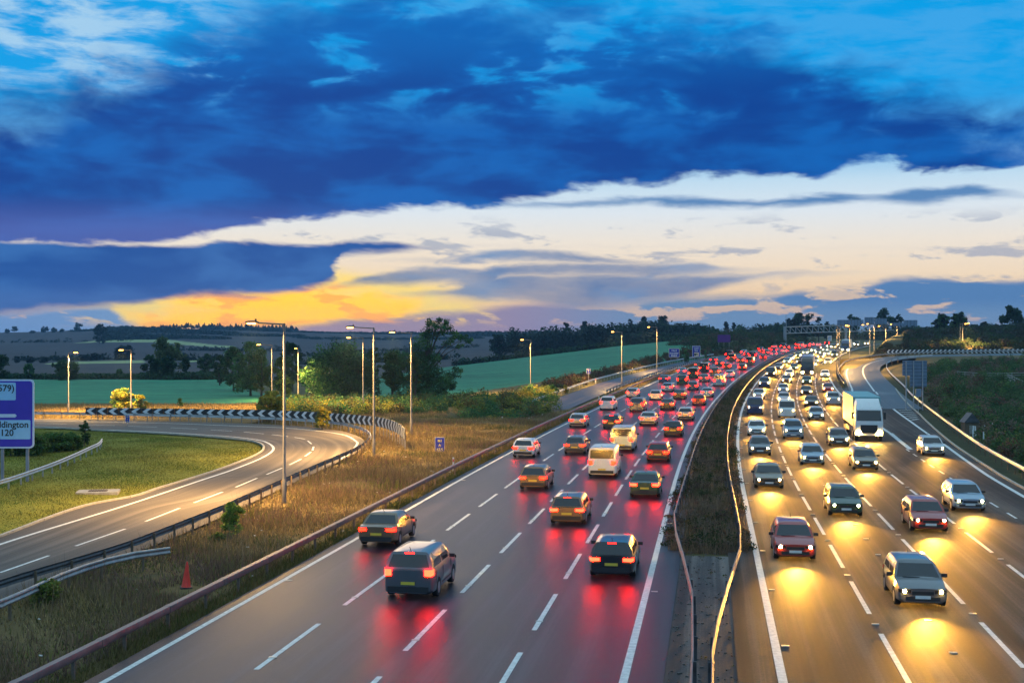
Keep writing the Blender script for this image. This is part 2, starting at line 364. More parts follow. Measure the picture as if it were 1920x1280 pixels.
# roads traced as ground lines
LOOP_IN = [flat(-330, 1130), flat(-160, 1068), flat(0, 1006), flat(150, 951), flat(250, 931), flat(300, 915), flat(360, 897), flat(410, 881), flat(455, 864), flat(480, 853), flat(494, 843), flat(490, 833), flat(462, 825.5), flat(383, 818), flat(283, 811.5), flat(167, 806), flat(65, 801), flat(-250, 797)]
LOOP_OUT = [flat(-330, 1260), flat(-160, 1190), flat(0, 1124), flat(200, 1054), flat(273, 1028), flat(413, 970), flat(457, 949), flat(567, 897), flat(640, 863), flat(672, 846), flat(685, 832), flat(676, 820), flat(650, 810), flat(608, 803), flat(536, 797), flat(440, 793), flat(333, 790), flat(65, 785), flat(-250, 783)]
SLIP_R = [(PM(23.0, 170)), (PM(23.4, 195)), (PM(23.7, 220)), at(1655, 703, 262), at(1650, 691, 277), at(1660, 682, 284), at(1690, 674, 288), at(1740, 670, 287), at(1820, 667.5, 284), at(1920, 666, 281), at(2150, 663, 276)]
SLIP_L = [(PM(14.8, 170)), (PM(15.4, 195)), (PM(15.9, 220)), at(1582, 702, 262), at(1586, 690, 285), at(1604, 679.5, 298), at(1650, 670, 305), at(1720, 665.5, 304), at(1820, 663.5, 300), at(1920, 662, 296), at(2150, 659.5, 290)]
SLIP_R = [Vector(tuple(p)) for p in SLIP_R]; SLIP_L = [Vector(tuple(p)) for p in SLIP_L]
for i in range(3): SLIP_R[i].z += 0.012; SLIP_L[i].z += 0.012
# on-slip joining from the left, behind the verge
def ON_L(Y): return np.interp(Y, [150, 200, 240, 285, 322, 365, 400], [-33, -29.5, -28.2, -27.0, -25.6, -22.6, -19.5])
def ON_R(Y): return np.interp(Y, [150, 200, 240, 285, 322, 345, 400], [-27.0, -23.8, -22.6, -22.0, -21.2, -19.4, -18.2])
def ON_Z(Y): return np.interp(Y, [150, 200, 230, 260], [-2.2, -0.5, 0.0, 0.0])

# ------------------------------------------------------------------ ground height
CTRL = []
def cp(px, py, Y): p = at(px, py, Y); CTRL.append(tuple(p))
def cxyz(x, y, z): CTRL.append((x, y, z))
for x in (-120, -60, -25, 0):
    for y in (-20, 40, 90, 140): cxyz(x, y, 0.0)
for x in (30, 60, 110): cxyz(x, -20, 0); cxyz(x, 30, -0.5)
for px in (-400, 0, 300, 560): cp(px, 760, 180); cp(px, 733, 235)
for px in (-400, 0, 200, 430): cp(px, 711, 297)
for px, py, Y in [(-300, 697, 420), (100, 697, 420), (400, 699, 400), (600, 705, 330), (-300, 675, 650), (100, 676, 650), (350, 672, 650), (-300, 652, 1000), (100, 651, 1000), (400, 652, 1000), (700, 655, 1000),
                  (100, 634, 1400), (-400, 628, 1750), (0, 624, 1750), (250, 612, 1900), (500, 619, 1900), (700, 626, 1900), (900, 627, 1900), (1100, 628, 1900), (1300, 629, 1900), (1600, 629, 1900), (2000, 628, 1900),
                  (650, 752, 190), (800, 750, 192), (700, 725, 240), (850, 742, 205), (1000, 716, 240), (1150, 690, 300), (1250, 672, 335), (1340, 652, 400), (760, 700, 340), (860, 686, 420), (1000, 669, 440), (1165, 649, 470), (1340, 628.5, 520), (900, 664, 640), (1050, 655, 700), (1250, 645, 760), (1400, 645, 440), (1460, 634, 560), (1380, 626, 900),
                  (1600, 640, 330), (1720, 658, 318), (1850, 655, 318), (1980, 652, 316), (1650, 634, 600), (1760, 622, 430), (1920, 613, 420), (2100, 610, 420), (1700, 630, 900), (1720, 690, 268), (1800, 690, 240), (1950, 690, 235), (1800, 735, 180), (1900, 760, 165), (2000, 780, 150), (1900, 830, 118), (2000, 900, 90), (2100, 1000, 70)]: cp(px, py, Y)
for x in (-2500, -1200, 0, 1200, 2500): cxyz(x, 3600, 6.0); cxyz(x, 7000, 0.0)
cxyz(-700, 300, -1); cxyz(-700, 900, 0); cxyz(600, 300, 6); cxyz(700, 900, 9); cxyz(-400, -20, 0); cxyz(400, 0, 0)
CTRL = np.array(CTRL)
def _warp(x, y):
    # distances shrink with range so near and far control points weigh alike
    r = np.hypot(x, y + 60.0) + 1e-6; q = np.log(r / 40.0 + 1.0) / r; return x * q, (y + 60.0) * q
_cx, _cy = _warp(CTRL[:, 0], CTRL[:, 1]); _n = len(CTRL)
def _phi(r): return r
_A = np.zeros((_n + 3, _n + 3)); _A[:_n, :_n] = _phi(np.hypot(_cx[:, None] - _cx, _cy[:, None] - _cy)) - 1e-3 * np.eye(_n)
_A[:_n, _n] = 1; _A[:_n, _n + 1] = _cx; _A[:_n, _n + 2] = _cy; _A[_n:, :_n] = _A[:_n, _n:].T
_W = np.linalg.solve(_A, np.concatenate([CTRL[:, 2], [0, 0, 0]]))
def base_h(x, y):
    x = np.atleast_1d(np.asarray(x, float)); y = np.atleast_1d(np.asarray(y, float)); out = np.empty(len(x))
    for i in range(0, len(x), 20000):
        a, b = _warp(x[i:i + 20000], y[i:i + 20000])
        out[i:i + 20000] = _phi(np.hypot(a[:, None] - _cx, b[:, None] - _cy)) @ _W[:_n] + _W[_n] + _W[_n + 1] * a + _W[_n + 2] * b
    return out
def _mid(a, b, n): A = resample(a, n=n); B = resample(b, n=n); return (A + B) / 2, np.linalg.norm(A - B, axis=1) / 2
_yy = np.arange(-30, 820, 8.0)
CORR = []                                     # (polyline, half width, fade, sink)
CORR.append((PM(-1.0, _yy), np.full(len(_yy), 21.0), 7.0, 0.12))
_m, _w = _mid(SLIP_L, SLIP_R, 60); CORR.append((_m, _w + 1.6, 5.0, 0.12))
_m, _w = _mid(LOOP_IN, LOOP_OUT, 90); CORR.append((_m, _w + 1.0, 4.0, 0.12))
_y2 = np.arange(150, 400, 6.0); _m = (PM(ON_L(_y2), _y2) + PM(ON_R(_y2), _y2)) / 2; _m[:, 2] += ON_Z(_y2); CORR.append((_m, np.full(len(_y2), 3.6), 3.0, 0.16))
def ground_h(x, y):
    x = np.atleast_1d(np.asarray(x, float)); y = np.atleast_1d(np.asarray(y, float)); z = base_h(x, y)
    for poly, hw, fade, sink in CORR:
        for i in range(0, len(x), 20000):
            xs, ys = x[i:i + 20000], y[i:i + 20000]
            # nearest segment
            d2 = (xs[:, None] - poly[:, 0]) ** 2 + (ys[:, None] - poly[:, 1]) ** 2; j = np.argmin(d2, 1)
            best = np.full(len(xs), 1e9); zz = np.zeros(len(xs)); ww = np.zeros(len(xs))
            for dj in (-1, 0):
                a = np.clip(j + dj, 0, len(poly) - 2); A_ = poly[a]; B_ = poly[a + 1]
                ex, ey = B_[:, 0] - A_[:, 0], B_[:, 1] - A_[:, 1]
                t = np.clip(((xs - A_[:, 0]) * ex + (ys - A_[:, 1]) * ey) / (ex * ex + ey * ey + 1e-9), 0, 1)
                d = np.hypot(xs - A_[:, 0] - t * ex, ys - A_[:, 1] - t * ey); g = d < best
                best = np.where(g, d, best); zz = np.where(g, A_[:, 2] + t * (B_[:, 2] - A_[:, 2]), zz); ww = np.where(g, hw[a] + t * (hw[a + 1] - hw[a]), ww)
            t = np.clip((best - ww) / fade, 0, 1); t = t * t * (3 - 2 * t)
            z[i:i + 20000] = (zz - sink) * (1 - t) + z[i:i + 20000] * t
    return z
def gz(x, y): return float(ground_h([x], [y])[0])
def inpoly(x, y, poly):
    x = np.asarray(x); y = np.asarray(y); c = np.zeros(len(x), bool); n = len(poly)
    for i in range(n):
        x1, y1 = poly[i][0], poly[i][1]; x2, y2 = poly[(i + 1) % n][0], poly[(i + 1) % n][1]
        if y1 == y2: continue
        c ^= ((y1 > y) != (y2 > y)) & (x < (x2 - x1) * (y - y1) / (y2 - y1) + x1)
    return c
def offset_of(x, y):
    """lateral offset from the motorway's reference line"""
    Y = np.array(y, float)
    for _ in range(6):
        d = dxref(Y); Y = Y - ((xref(Y) - x) * d + (Y - y)) / (1 + d * d)
    d = dxref(Y); n = np.sqrt(1 + d * d); return ((x - xref(Y)) - (y - Y) * d) / n, Y

ISLAND = [tuple(p)[:2] for p in resample(LOOP_IN, n=120)]
LOOP_PAVE = [tuple(p)[:2] for p in resample(LOOP_IN, n=120)] + [tuple(p)[:2] for p in resample(LOOP_OUT, n=120)[::-1]]
LOOP_OUTP = [tuple(p)[:2] for p in resample(LOOP_OUT, n=120)]
NEAR_FIELD = [tuple(at(px, py, Y))[:2] for px, py, Y in [(-500, 757, 186), (60, 757, 186), (330, 757, 186), (540, 756, 188), (690, 756, 188), (600, 745, 206), (490, 738, 226), (445, 722, 262), (425, 711, 297), (-500, 711, 297)]]
HILL_FIELD = [tuple(at(px, py, Y))[:2] for px, py, Y in [(680, 748, 200), (840, 744, 205), (1000, 722, 236), (1150, 694, 297), (1260, 676, 332), (1330, 660, 375), (1348, 646, 420), (1342, 628.5, 520), (1165, 649, 470), (1000, 669, 440), (860, 686, 420), (720, 700, 330)]]
FAR_PALE = [[tuple(at(px, py, Y))[:2] for px, py, Y in q] for q in (
    [(140, 645, 1130), (180, 641, 1230), (300, 642, 1210), (440, 650, 1040), (440, 653, 990), (300, 645.5, 1120), (180, 644.5, 1150)],
    [(80, 682, 560), (110, 678, 620), (270, 678, 620), (270, 681.5, 570), (130, 681.5, 570)], [(355, 678, 620), (400, 677, 630), (400, 680, 590), (355, 681, 575)])]

def build_ground():
    s = np.concatenate([np.linspace(-1.6, -0.47, 30, endpoint=False), np.linspace(-0.47, 0.47, 440), np.linspace(0.47, 1.6, 31)[1:]])
    ys = [-60.0]
    while ys[-1] < 2560:
        y = ys[-1]; ys.append(y + (2.2 if y < 150 else (2.2 + (y - 150) * 0.011)))
    ys = np.array(ys); nx, ny = len(s), len(ys)
    Yg = np.repeat(ys, nx); Xg = np.tile(s, ny) * (Yg + 90.0)
    z = ground_h(Xg, Yg)
    far = np.clip((Yg - 250) / 400, 0, 1); z = z + far * 0.5 * np.sin(Xg * 0.021 + 1.3) * np.sin(Yg * 0.017)
    co = np.stack([Xg, Yg, z], -1)
    i = np.arange(nx - 1); j = np.arange(ny - 1); a = (j[:, None] * nx + i).ravel()
    F = np.stack([a, a + 1, a + nx + 1, a + nx], -1)
    # what grows where: real surface colours
    c = np.tile(np.array([0.105, 0.092, 0.042]), (len(Xg), 1)); kind = np.zeros(len(Xg))
    off, _ = offset_of(Xg, Yg)
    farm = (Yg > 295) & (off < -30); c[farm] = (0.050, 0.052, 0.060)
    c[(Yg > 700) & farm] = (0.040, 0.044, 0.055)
    right = off > 17.5; c[right] = (0.060, 0.058, 0.026)
    rb = (off > 13) & (Yg > 255) & (Yg < 330) ; c[rb] = (0.150, 0.115, 0.055)
    m = inpoly(Xg, Yg, ISLAND); c[m] = (0.22, 0.215, 0.030)
    m = inpoly(Xg, Yg, NEAR_FIELD); c[m] = (0.046, 0.225, 0.125); kind[m] = 1
    m = inpoly(Xg, Yg, HILL_FIELD); c[m] = (0.046, 0.200, 0.118); kind[m] = 1
    for q in FAR_PALE: m = inpoly(Xg, Yg, q); c[m] = (0.27, 0.33, 0.16)
    med = (off > -4) & (off < -0.2) & (Yg > 57); c[med] = (0.065, 0.062, 0.026)
    ver = (off < -19.2) & (Yg < 230) & ~inpoly(Xg, Yg, LOOP_PAVE) & ~inpoly(Xg, Yg, ISLAND) & (Yg < 186); c[ver] = (0.150, 0.108, 0.045)
    me = mesh_np('ground', co, F, smooth=True, attrs={'soil': np.hstack([c, kind[:, None]])})
    m, k, b = new_mat('ground')
    at_ = k.node('ShaderNodeVertexColor'); at_.layer_name = 'soil'
    geo = k.node('ShaderNodeNewGeometry'); P = geo.outputs['Position']
    n1 = k.noise(P, 0.35, 5, 0.65); n2 = k.noise(P, 3.5, 4, 0.7); n3 = k.noise(P, 0.03, 4, 0.55)
    # drilled rows and tramlines of the crop
    sp = k.node('ShaderNodeSeparateXYZ'); k.l.new(P, sp.inputs[0])
    row = k.m('ADD', k.m('MULTIPLY', sp.outputs[0], 0.34), k.m('MULTIPLY', sp.outputs[1], -0.94)); row = k.m('ADD', row, k.m('MULTIPLY', n3, 30.0))
    tl = k.m('FRACT', k.m('DIVIDE', row, 13.0)); tram = k.m('MULTIPLY', k.m('MULTIPLY', k.m('LESS_THAN', tl, 0.07), k.ss(0.30, 0.5, n1)), at_.outputs['Alpha'])
    var = k.m('ADD', k.m('MULTIPLY', n1, 0.55), k.m('ADD', k.m('MULTIPLY', n2, 0.40), k.m('MULTIPLY', n3, 0.45)))
    col = k.mix(1.0, at_.outputs['Color'], k.ramp(var, [(0.45, (0.52, 0.52, 0.55, 1)), (0.70, (1, 1, 1, 1)), (0.92, (1.5, 1.4, 1.2, 1))]), 'MULTIPLY')
    col = k.mix(k.m('MULTIPLY', tram, 0.75), col, (0.03, 0.075, 0.045, 1))
    k.put(b.inputs['Base Color'], col); b.inputs['Roughness'].default_value = 0.95; b.inputs['Specular IOR Level'].default_value = 0.15
    bp = k.node('ShaderNodeBump'); bp.inputs['Strength'].default_value = 0.6; bp.inputs['Distance'].default_value = 0.15
    k.l.new(k.m('ADD', n2, n1), bp.inputs['Height']); k.l.new(bp.outputs[0], b.inputs['Normal'])
    me.materials.append(m)
    return tag(obj('ground', me), kind='structure')
build_ground()

# ------------------------------------------------------------------ road surfaces
def ribbon(name, A, B, mat, nx=6, dz=0.0, parent=None, u0=None, u1=None):
    A = np.asarray(A, float); B = np.asarray(B, float); n = len(A)
    t = np.linspace(0, 1, nx + 1); co = A[:, None, :] * (1 - t)[None, :, None] + B[:, None, :] * t[None, :, None]; co[..., 2] += dz
    i = np.arange(nx); j = np.arange(n - 1); a = (j[:, None] * (nx + 1) + i).ravel()
    F = np.stack([a, a + 1, a + nx + 2, a + nx + 1], -1)
    me = mesh_np(name, co.reshape(-1, 3), F, [mat], smooth=True)
    s = np.concatenate([[0], np.cumsum(np.linalg.norm(np.diff((A + B) / 2, axis=0), axis=1))]); w = np.linalg.norm(B - A, axis=1)
    uvl = me.uv_layers.new(name='UVMap'); UV = np.stack([t[None, :] * w[:, None], np.repeat(s[:, None], nx + 1, 1)], -1).reshape(-1, 2)
    uvl.data.foreach_set('uv', UV[F.ravel()].astype(np.float32).ravel())
    return obj(name, me, parent)
YR = np.concatenate([np.arange(-25, 130, 4.0), np.arange(130, 800, 6.0)])
def RE(Y): return np.interp(Y, [0, 35, 77, 91, 116, 160, 195, 222, 226, 255, 283, 400], [17.2, 17.2, 17.35, 17.7, 18.8, 21.3, 22.6, 23.6, 14.9, 14.0, 13.5, 13.3])
road_l = tag(ribbon('carriageway', PM(-19.25 + 0 * YR, YR), PM(-3.3 + 0 * YR, YR), MAT['asphalt'], 10), kind='structure')
YR2 = np.sort(np.concatenate([YR, [222, 226]]))
road_r = tag(ribbon('carriageway', PM(-1.25 + 0 * YR2, YR2), PM(RE(YR2), YR2), MAT['asphalt_worn'], 12), kind='structure')
ym = np.arange(-25, 57, 3.0)
tag(ribbon('central_reservation', PM(-3.3 + 0 * ym, ym), PM(-1.25 + 0 * ym, ym), MAT['gravel'], 3, -0.02), kind='structure')
slip = tag(ribbon('slip_road', resample(SLIP_L, n=90), resample(SLIP_R, n=90), MAT['asphalt_dark'], 6, 0.004), kind='structure')
loop = tag(ribbon('loop_road', resample(LOOP_IN, n=130), resample(LOOP_OUT, n=130), MAT['asphalt_pale'], 8), kind='structure')
yo = np.arange(152, 396, 5.0); A_ = PM(ON_L(yo), yo); B_ = PM(ON_R(yo), yo); A_[:, 2] += ON_Z(yo); B_[:, 2] += ON_Z(yo)
onslip = tag(ribbon('joining_slip_road', A_, B_, MAT['asphalt'], 4, 0.005), kind='structure')

# ---- painted markings (thin real sheets)
def line(name, pts, width, parent, dz=0.006, nstep=None, mat='paint_white'):
    P_ = np.asarray(pts, float); d = np.gradient(P_, axis=0); n = np.stack([d[:, 1], -d[:, 0], 0 * d[:, 0]], -1); n /= np.linalg.norm(n, axis=1)[:, None] + 1e-9
    return ribbon(name, P_ - n * width / 2, P_ + n * width / 2, MAT[mat], 1, dz, parent)
yl = np.concatenate([np.arange(-20, 130, 3.0), np.arange(130, 700, 6.0)])
line('edge_line', PM(-4.4 + 0 * yl, yl), 0.24, road_l)
ylv = yl[yl < 345]; line('edge_line', PM(-18.7 + 0 * ylv, ylv), 0.20, road_l)
line('edge_line', PM(0 * yl, yl), 0.26, road_r)
yg = np.arange(128, 700, 5.0)
def ME(Y): return np.interp(Y, [128, 140, 160, 191, 223, 256, 283, 400], [14.9, 14.75, 14.55, 14.35, 13.75, 13.2, 12.75, 12.6])
line('edge_line', PM(ME(yg), yg), 0.30, road_r)
ygl = np.arange(128, 222, 4.0); line('edge_line', PM(np.interp(ygl, [128, 139, 168, 195, 222], [14.9, 14.85, 15.4, 15.95, 16.4]), ygl), 0.30, road_r, 0.010)
_sl = resample(SLIP_L, n=90); _sr = resample(SLIP_R, n=90)
line('edge_line', (_sl * 0.93 + _sr * 0.07)[20:], 0.28, slip)
def SR(Y): return np.interp(Y, [-20, 35, 77, 91, 116, 147, 194, 222], [16.0, 16.2, 16.55, 16.9, 18.1, 18.9, 19.6, 20.0])
ysr = np.arange(-20, 224, 4.0); line('edge_line', PM(SR(ysr), ysr), 0.28, road_r)
line('edge_line', (_sl * 0.50 + _sr * 0.50)[20:64], 0.28, slip)
# solid nose of the merge
yn = np.arange(112, 132, 2.0); ribbon('merge_nose', PM(14.35 + 0.02 * (yn - 112), yn), PM(14.75 + 0.022 * (yn - 112), yn), MAT['paint_white'], 1, 0.009, road_r)
# lane dashes, each one a piece: 6 m painted, 3 m gap
def dashes(off, parent, phase, y_near, y_pick, y_end, width=0.17, mark=6.0, mod=9.0, nm='lane_dash'):
    Y = y_near + phase; rest = []
    while Y < y_end:
        step = mod / math.sqrt(1 + float(dxref(Y)) ** 2); L = step * mark / mod
        ys = np.linspace(Y, Y + L, 3); o = off(ys) if callable(off) else off + 0 * ys
        if Y < y_pick: line(nm, PM(o, ys), width, parent)
        else: rest.append((PM(o - width / 2, ys), PM(o + width / 2, ys)))
        Y += step
    if rest:
        v, f = [], []
        for a, b in rest:
            for q in range(2):
                i = len(v); v += [a[q], b[q], b[q + 1], a[q + 1]]; f.append((i, i + 1, i + 2, i + 3))
        me = mesh_np('far_' + nm, np.array(v) + np.array([0, 0, 0.008]), f, [MAT['paint_white']]); tag(obj('far_' + nm, me, parent), kind='stuff')
for off, ph in ((-7.72, 5.9), (-11.25, 2.6), (-14.98, 8.7)): dashes(off, road_l, ph, 26, 215, 560)
for off, ph in ((3.45, 1.2), (7.0, 3.4), (10.4, 6.0)): dashes(lambda y, o=off: o + np.clip((y - 80) / 120, 0, 1) * (0.35 if o < 10 else 0.1), road_r, ph, 26, 200, 460)
dashes(lambda y: 13.8 + (y - 30) * 0.005, road_r, 4.0, 26, 112, 112, 0.14, 2.2, 4.5, 'merge_dash')
# loop road lines
_li = resample(LOOP_IN, n=260); _lo = resample(LOOP_OUT, n=260)
def loop_line(t): return _li * (1 - t) + _lo * t
INNER = resample([flat(-160, 1082), flat(0, 1020), flat(233, 948), flat(377, 900), flat(437, 880), flat(493, 857), flat(513, 841), flat(500, 829), flat(477, 823.5), flat(417, 817), flat(277, 808.5), flat(160, 804.5), flat(65, 801.7), flat(-200, 799)], step=2.0)
line('edge_line', INNER, 0.22, loop)
OUTER = resample([flat(640, 860), flat(656, 849), flat(670, 832), flat(665, 825), flat(648, 816), flat(608, 809), flat(536, 802), flat(440, 798), flat(300, 793), flat(65, 788.5), flat(-200, 786)], step=2.0); line('edge_line', OUTER, 0.22, loop)
for (a, b, c, d) in ((0, 1073, 92, 1041), (142, 1023, 235, 991), (273, 977, 337, 952), (364, 942, 417, 922), (442, 913, 482, 896), (500, 889, 529, 877), (543, 871, 565, 860), (572, 855, 583, 847), (586, 844, 588, 837), (584, 832, 577, 826), (572, 823, 552, 819.5), (540, 818, 510, 814.5), (495, 813, 457, 809.5), (435, 808, 395, 805.5), (370, 804, 320, 801.5), (295, 800.5, 240, 798.5), (215, 797.5, 165, 796), (125, 795, 70, 793.5)):
    p, q = flat(a, b), flat(c, d); line('lane_dash', [tuple(p), tuple(p.lerp(q, .5)), tuple(q)], 0.15, loop)
# hatching: bars between the slip road's lines
for i, y in enumerate(np.arange(150, 222, 3.4)):
    a, b = float(SR(y)) + 0.35, float(np.interp(y + 1.2, [150, 160, 195, 222], [20.1, 21.0, 22.3, 23.2]))
    p, q = PM(a, y)[None][0], PM(b, y + 1.4)[None][0]
    line('hatch_bar', [tuple(p), tuple((p + q) / 2), tuple(q)], 0.42, road_r, 0.007)
for i, y in enumerate(np.arange(158, 222, 2.6)):
    a, b = float(ME(y)) + 0.3, float(np.interp(y, [128, 139, 168, 195, 222], [14.9, 14.85, 15.4, 15.95, 16.4])) - 0.25
    if b - a > 0.3:
        p, q = PM(a, y + 0.5), PM(b, y); line('hatch_bar', [tuple(p), tuple((p + q) / 2), tuple(q)], 0.35, road_r, 0.007)
# reflective road studs, too small to pick apart
def studs(parent, rows):
    g = MB()
    for off, y0, stp, ye in rows:
        Y = y0
        while Y < ye:
            o = off(Y) if callable(off) else off
            p = PM(o, Y); a = math.atan(float(dxref(Y))); g.box((p[0], p[1], p[2] + 0.012), (0.24, 0.12, 0.022), -a); Y += stp
    tag(g.build('road_stud', MAT['stud'], parent), kind='stuff')
studs(road_l, [(-7.72, 33.2, 8.87, 200), (-11.25, 30.0, 8.87, 200), (-14.98, 36.1, 8.87, 200), (-4.1, 30, 17.7, 200), (-18.45, 30, 17.7, 200)])
studs(road_r, [(lambda y: 3.45 + np.clip((y - 80) / 120, 0, 1) * .35, 34.5, 8.87, 200), (lambda y: 7.0 + np.clip((y - 80) / 120, 0, 1) * .35, 36.7, 8.87, 200), (lambda y: 10.4, 39.3, 8.87, 200), (0.3, 31, 8.87, 200), (5.3, 31, 4.4, 90)])
# kerbs
def kerb_run(name, pts, parent_label, w=0.18, h=0.13, mat='kerb_concrete', stone=None, side=1):
    root = tag(empty(name, tuple(pts[0])), kind='structure')
    P_ = np.asarray(pts); base = MB().box((0, 0, 0), (w, 1.0, h)).mesh('kerb_stone', MAT[mat])
    for i in range(len(P_) - 1):
        a, b = P_[i], P_[i + 1]; L = np.linalg.norm(b - a); o = bpy.data.objects.new('kerb_stone', base); link(o, root)
        o.location = tuple((a + b) / 2 - P_[0] + np.array([random.uniform(-.012, .012), 0, h / 2 - 0.03])); o.scale = (1, L * 0.985, 1)
        o.rotation_euler = (math.asin((b[2] - a[2]) / L), 0, -math.atan2(b[0] - a[0], b[1] - a[1]))
    return root
yk = np.arange(70, 222, 1.5); kerb_run('slip_road_kerb', PM(RE(yk) + 0.05, yk), '')
kerb_run('loop_road_kerb', resample(LOOP_IN, step=1.4), '')

# ------------------------------------------------------------------ crash barriers: corrugated beam on single posts
W_PROF = [(0.000, -.155), (.020, -.150), (.062, -.115), (.066, -.075), (.022, -.030), (.012, 0), (.022, .030), (.066, .075), (.062, .115), (.020, .150), (.000, .155)]
def sweep(path, prof, closed=True):
    P_ = np.asarray(path, float); d = np.gradient(P_, axis=0); n = np.stack([d[:, 1], -d[:, 0], 0 * d[:, 0]], -1); n /= np.linalg.norm(n, axis=1)[:, None] + 1e-9
    m = len(prof); co = np.concatenate([[p + nn * a + np.array([0, 0, b]) for a, b in prof] for p, nn in zip(P_, n)])
    f = []
    for i in range(len(P_) - 1):
        for k_ in range(m if closed else m - 1): f.append((i * m + k_, i * m + (k_ + 1) % m, (i + 1) * m + (k_ + 1) % m, (i + 1) * m + k_))
    f += [tuple(range(m)), tuple((len(P_) - 1) * m + k_ for k_ in range(m - 1, -1, -1))]
    return co, f
def barrier(path, label, side=1, beam_mat='steel_weathered', post_mat='steel_rusty', post_step=2.4, pmax=300, height=0.61, box_beam=False, name='crash_barrier', group='crash barriers along the roads', base=None, kind='post'):
    P_ = np.asarray(path, float); root = empty(name, tuple(P_[0])); tag(root, label, 'barrier', group)
    rel = P_ - P_[0]
    if base is None: top = rel + np.array([0, 0, height])
    else: top = rel + np.array([0, 0, height])
    if box_beam: prof = [(-.10, -.11), (.10, -.11), (.11, -.09), (.11, .09), (.10, .11), (-.10, .11), (-.11, .09), (-.11, -.09)]
    else:
        outer = [(side * (a + 0.05), b) for a, b in W_PROF]; inner = [(side * (a + 0.044), b) for a, b in W_PROF[::-1]]; prof = outer + inner
        if side < 0: prof = prof[::-1]
    co, f = sweep(top, prof)
    me = mesh_np('beam', co, f, [MAT[beam_mat]], smooth=True); me.set_sharp_from_angle(angle=R(50)); obj('beam', me, root)
    L = np.concatenate([[0], np.cumsum(np.linalg.norm(np.diff(rel, axis=0), axis=1))]); np_ = int(L[-1] // post_step)
    pm = MB().box((0, 0, (height + .10) / 2 - 0.2), (0.10, 0.055, height + 0.5)).mesh('post', MAT[post_mat])
    for i in range(min(np_ + 1, pmax)):
        s = i * post_step + 0.3
        if s > L[-1]: break
        q = [np.interp(s, L, rel[:, j]) for j in range(3)]; a = [np.interp(min(s + .5, L[-1]), L, rel[:, j]) - np.interp(max(s - .5, 0), L, rel[:, j]) for j in range(2)]
        o = bpy.data.objects.new(kind, pm); link(o, root); o.location = q; o.rotation_euler = (random.uniform(-.02, .02), random.uniform(-.02, .02), -math.atan2(a[0], a[1]))
    sj = MB(); sj.add([tuple(v_) for v_ in sweep(np.array([[0, -.16, 0], [0, .16, 0]]), [(a_ * 1.10 + (.002 if a_ > 0 else -.002), b_ * 1.05) for a_, b_ in prof])[0]], sweep(np.array([[0, -.16, 0], [0, .16, 0]]), prof)[1]); sm_ = sj.mesh('lap_joint', MAT[beam_mat])
    for i in range(min(int(L[-1] // 4.8), 40)):
        s = i * 4.8 + 2.0; q = [np.interp(s, L, rel[:, j]) for j in range(3)]; a = [np.interp(min(s + .5, L[-1]), L, rel[:, j]) - np.interp(max(s - .5, 0), L, rel[:, j]) for j in range(2)]
        o = bpy.data.objects.new('lap_joint', sm_); link(o, root); o.location = (q[0], q[1], q[2] + height); o.rotation_euler = (0, 0, -math.atan2(a[0], a[1]))
    return root
def ys_(a, b, st=2.0): return np.arange(a, b + .01, st)
yv = ys_(-5, 336); barrier(PM(-19.85 + 0 * yv, yv, -0.05), 'long weathered brown beam barrier between dry grass verge and red tail lamp carriageway', 1, 'steel_brown', post_step=3.2, box_beam=True)
def med_l(Y): return np.interp(Y, [0, 36, 44, 52, 58, 64, 90, 150, 250, 400, 560], [-2.42, -2.42, -2.55, -3.05, -3.5, -3.75, -3.45, -3.2, -3.1, -3.0, -3.0])
def med_r(Y): return np.interp(Y, [0, 36, 40, 46, 54, 60, 90, 150, 250, 400, 560], [-2.02, -2.02, -1.85, -1.45, -0.85, -0.72, -0.95, -1.0, -1.0, -1.0, -1.0])
ym = np.concatenate([ys_(-10, 120, 2), ys_(124, 470, 4)])
barrier(PM(med_l(ym), ym), 'crash barrier on the tail lamp side of the central reservation', -1, 'steel_brown', 'steel_dark', 3.0, box_beam=False)
barrier(PM(med_r(ym), ym), 'crash barrier on the headlamp side of the central reservation', 1, 'steel_brown', 'steel_dark', 3.0)
LB = [flat(-330, 1262), flat(-160, 1195), flat(0, 1127, 0), flat(200, 1062), flat(273, 1035), flat(413, 976), flat(457, 955), flat(567, 903), flat(645, 867), flat(680, 848), flat(694, 832), flat(684, 818.5), flat(655, 808), flat(610, 801), flat(536, 795.5), flat(440, 791.5), flat(333, 788.5), flat(65, 783.5), flat(-200, 781.5)]
LBp = resample(LB, step=1.6); cut = int(np.argmin(np.linalg.norm(LBp - np.array(tuple(flat(694, 832))), axis=1)))
barrier(LBp[:cut + 1], 'dark backed crash barrier curving along the outside of the near loop road', -1, 'steel_dark', 'wood_post', 2.4)
barrier(LBp[cut:], 'bright steel crash barrier round the far bend below the chevron board', 1, 'steel_bright', 'steel_weathered', 2.4)
barrier(resample([flat(-260, 1262), flat(-120, 1205), flat(0, 1165), flat(120, 1108), flat(200, 1080), flat(260, 1066), flat(317, 1058)], step=1.6), 'short pale barrier end with turned down tip behind the red cone', 1, 'steel_weathered', 'wood_post', 2.4)
barrier(resample([flat(-160, 968), flat(-60, 935), flat(0, 922), flat(50, 905), flat(100, 886), flat(140, 868), flat(168, 854), flat(184, 846), flat(190, 838)], step=1.2), 'bright silver barrier curving round the bushes beside the big blue sign', 1, 'steel_bright', 'galvanised', 2.4)
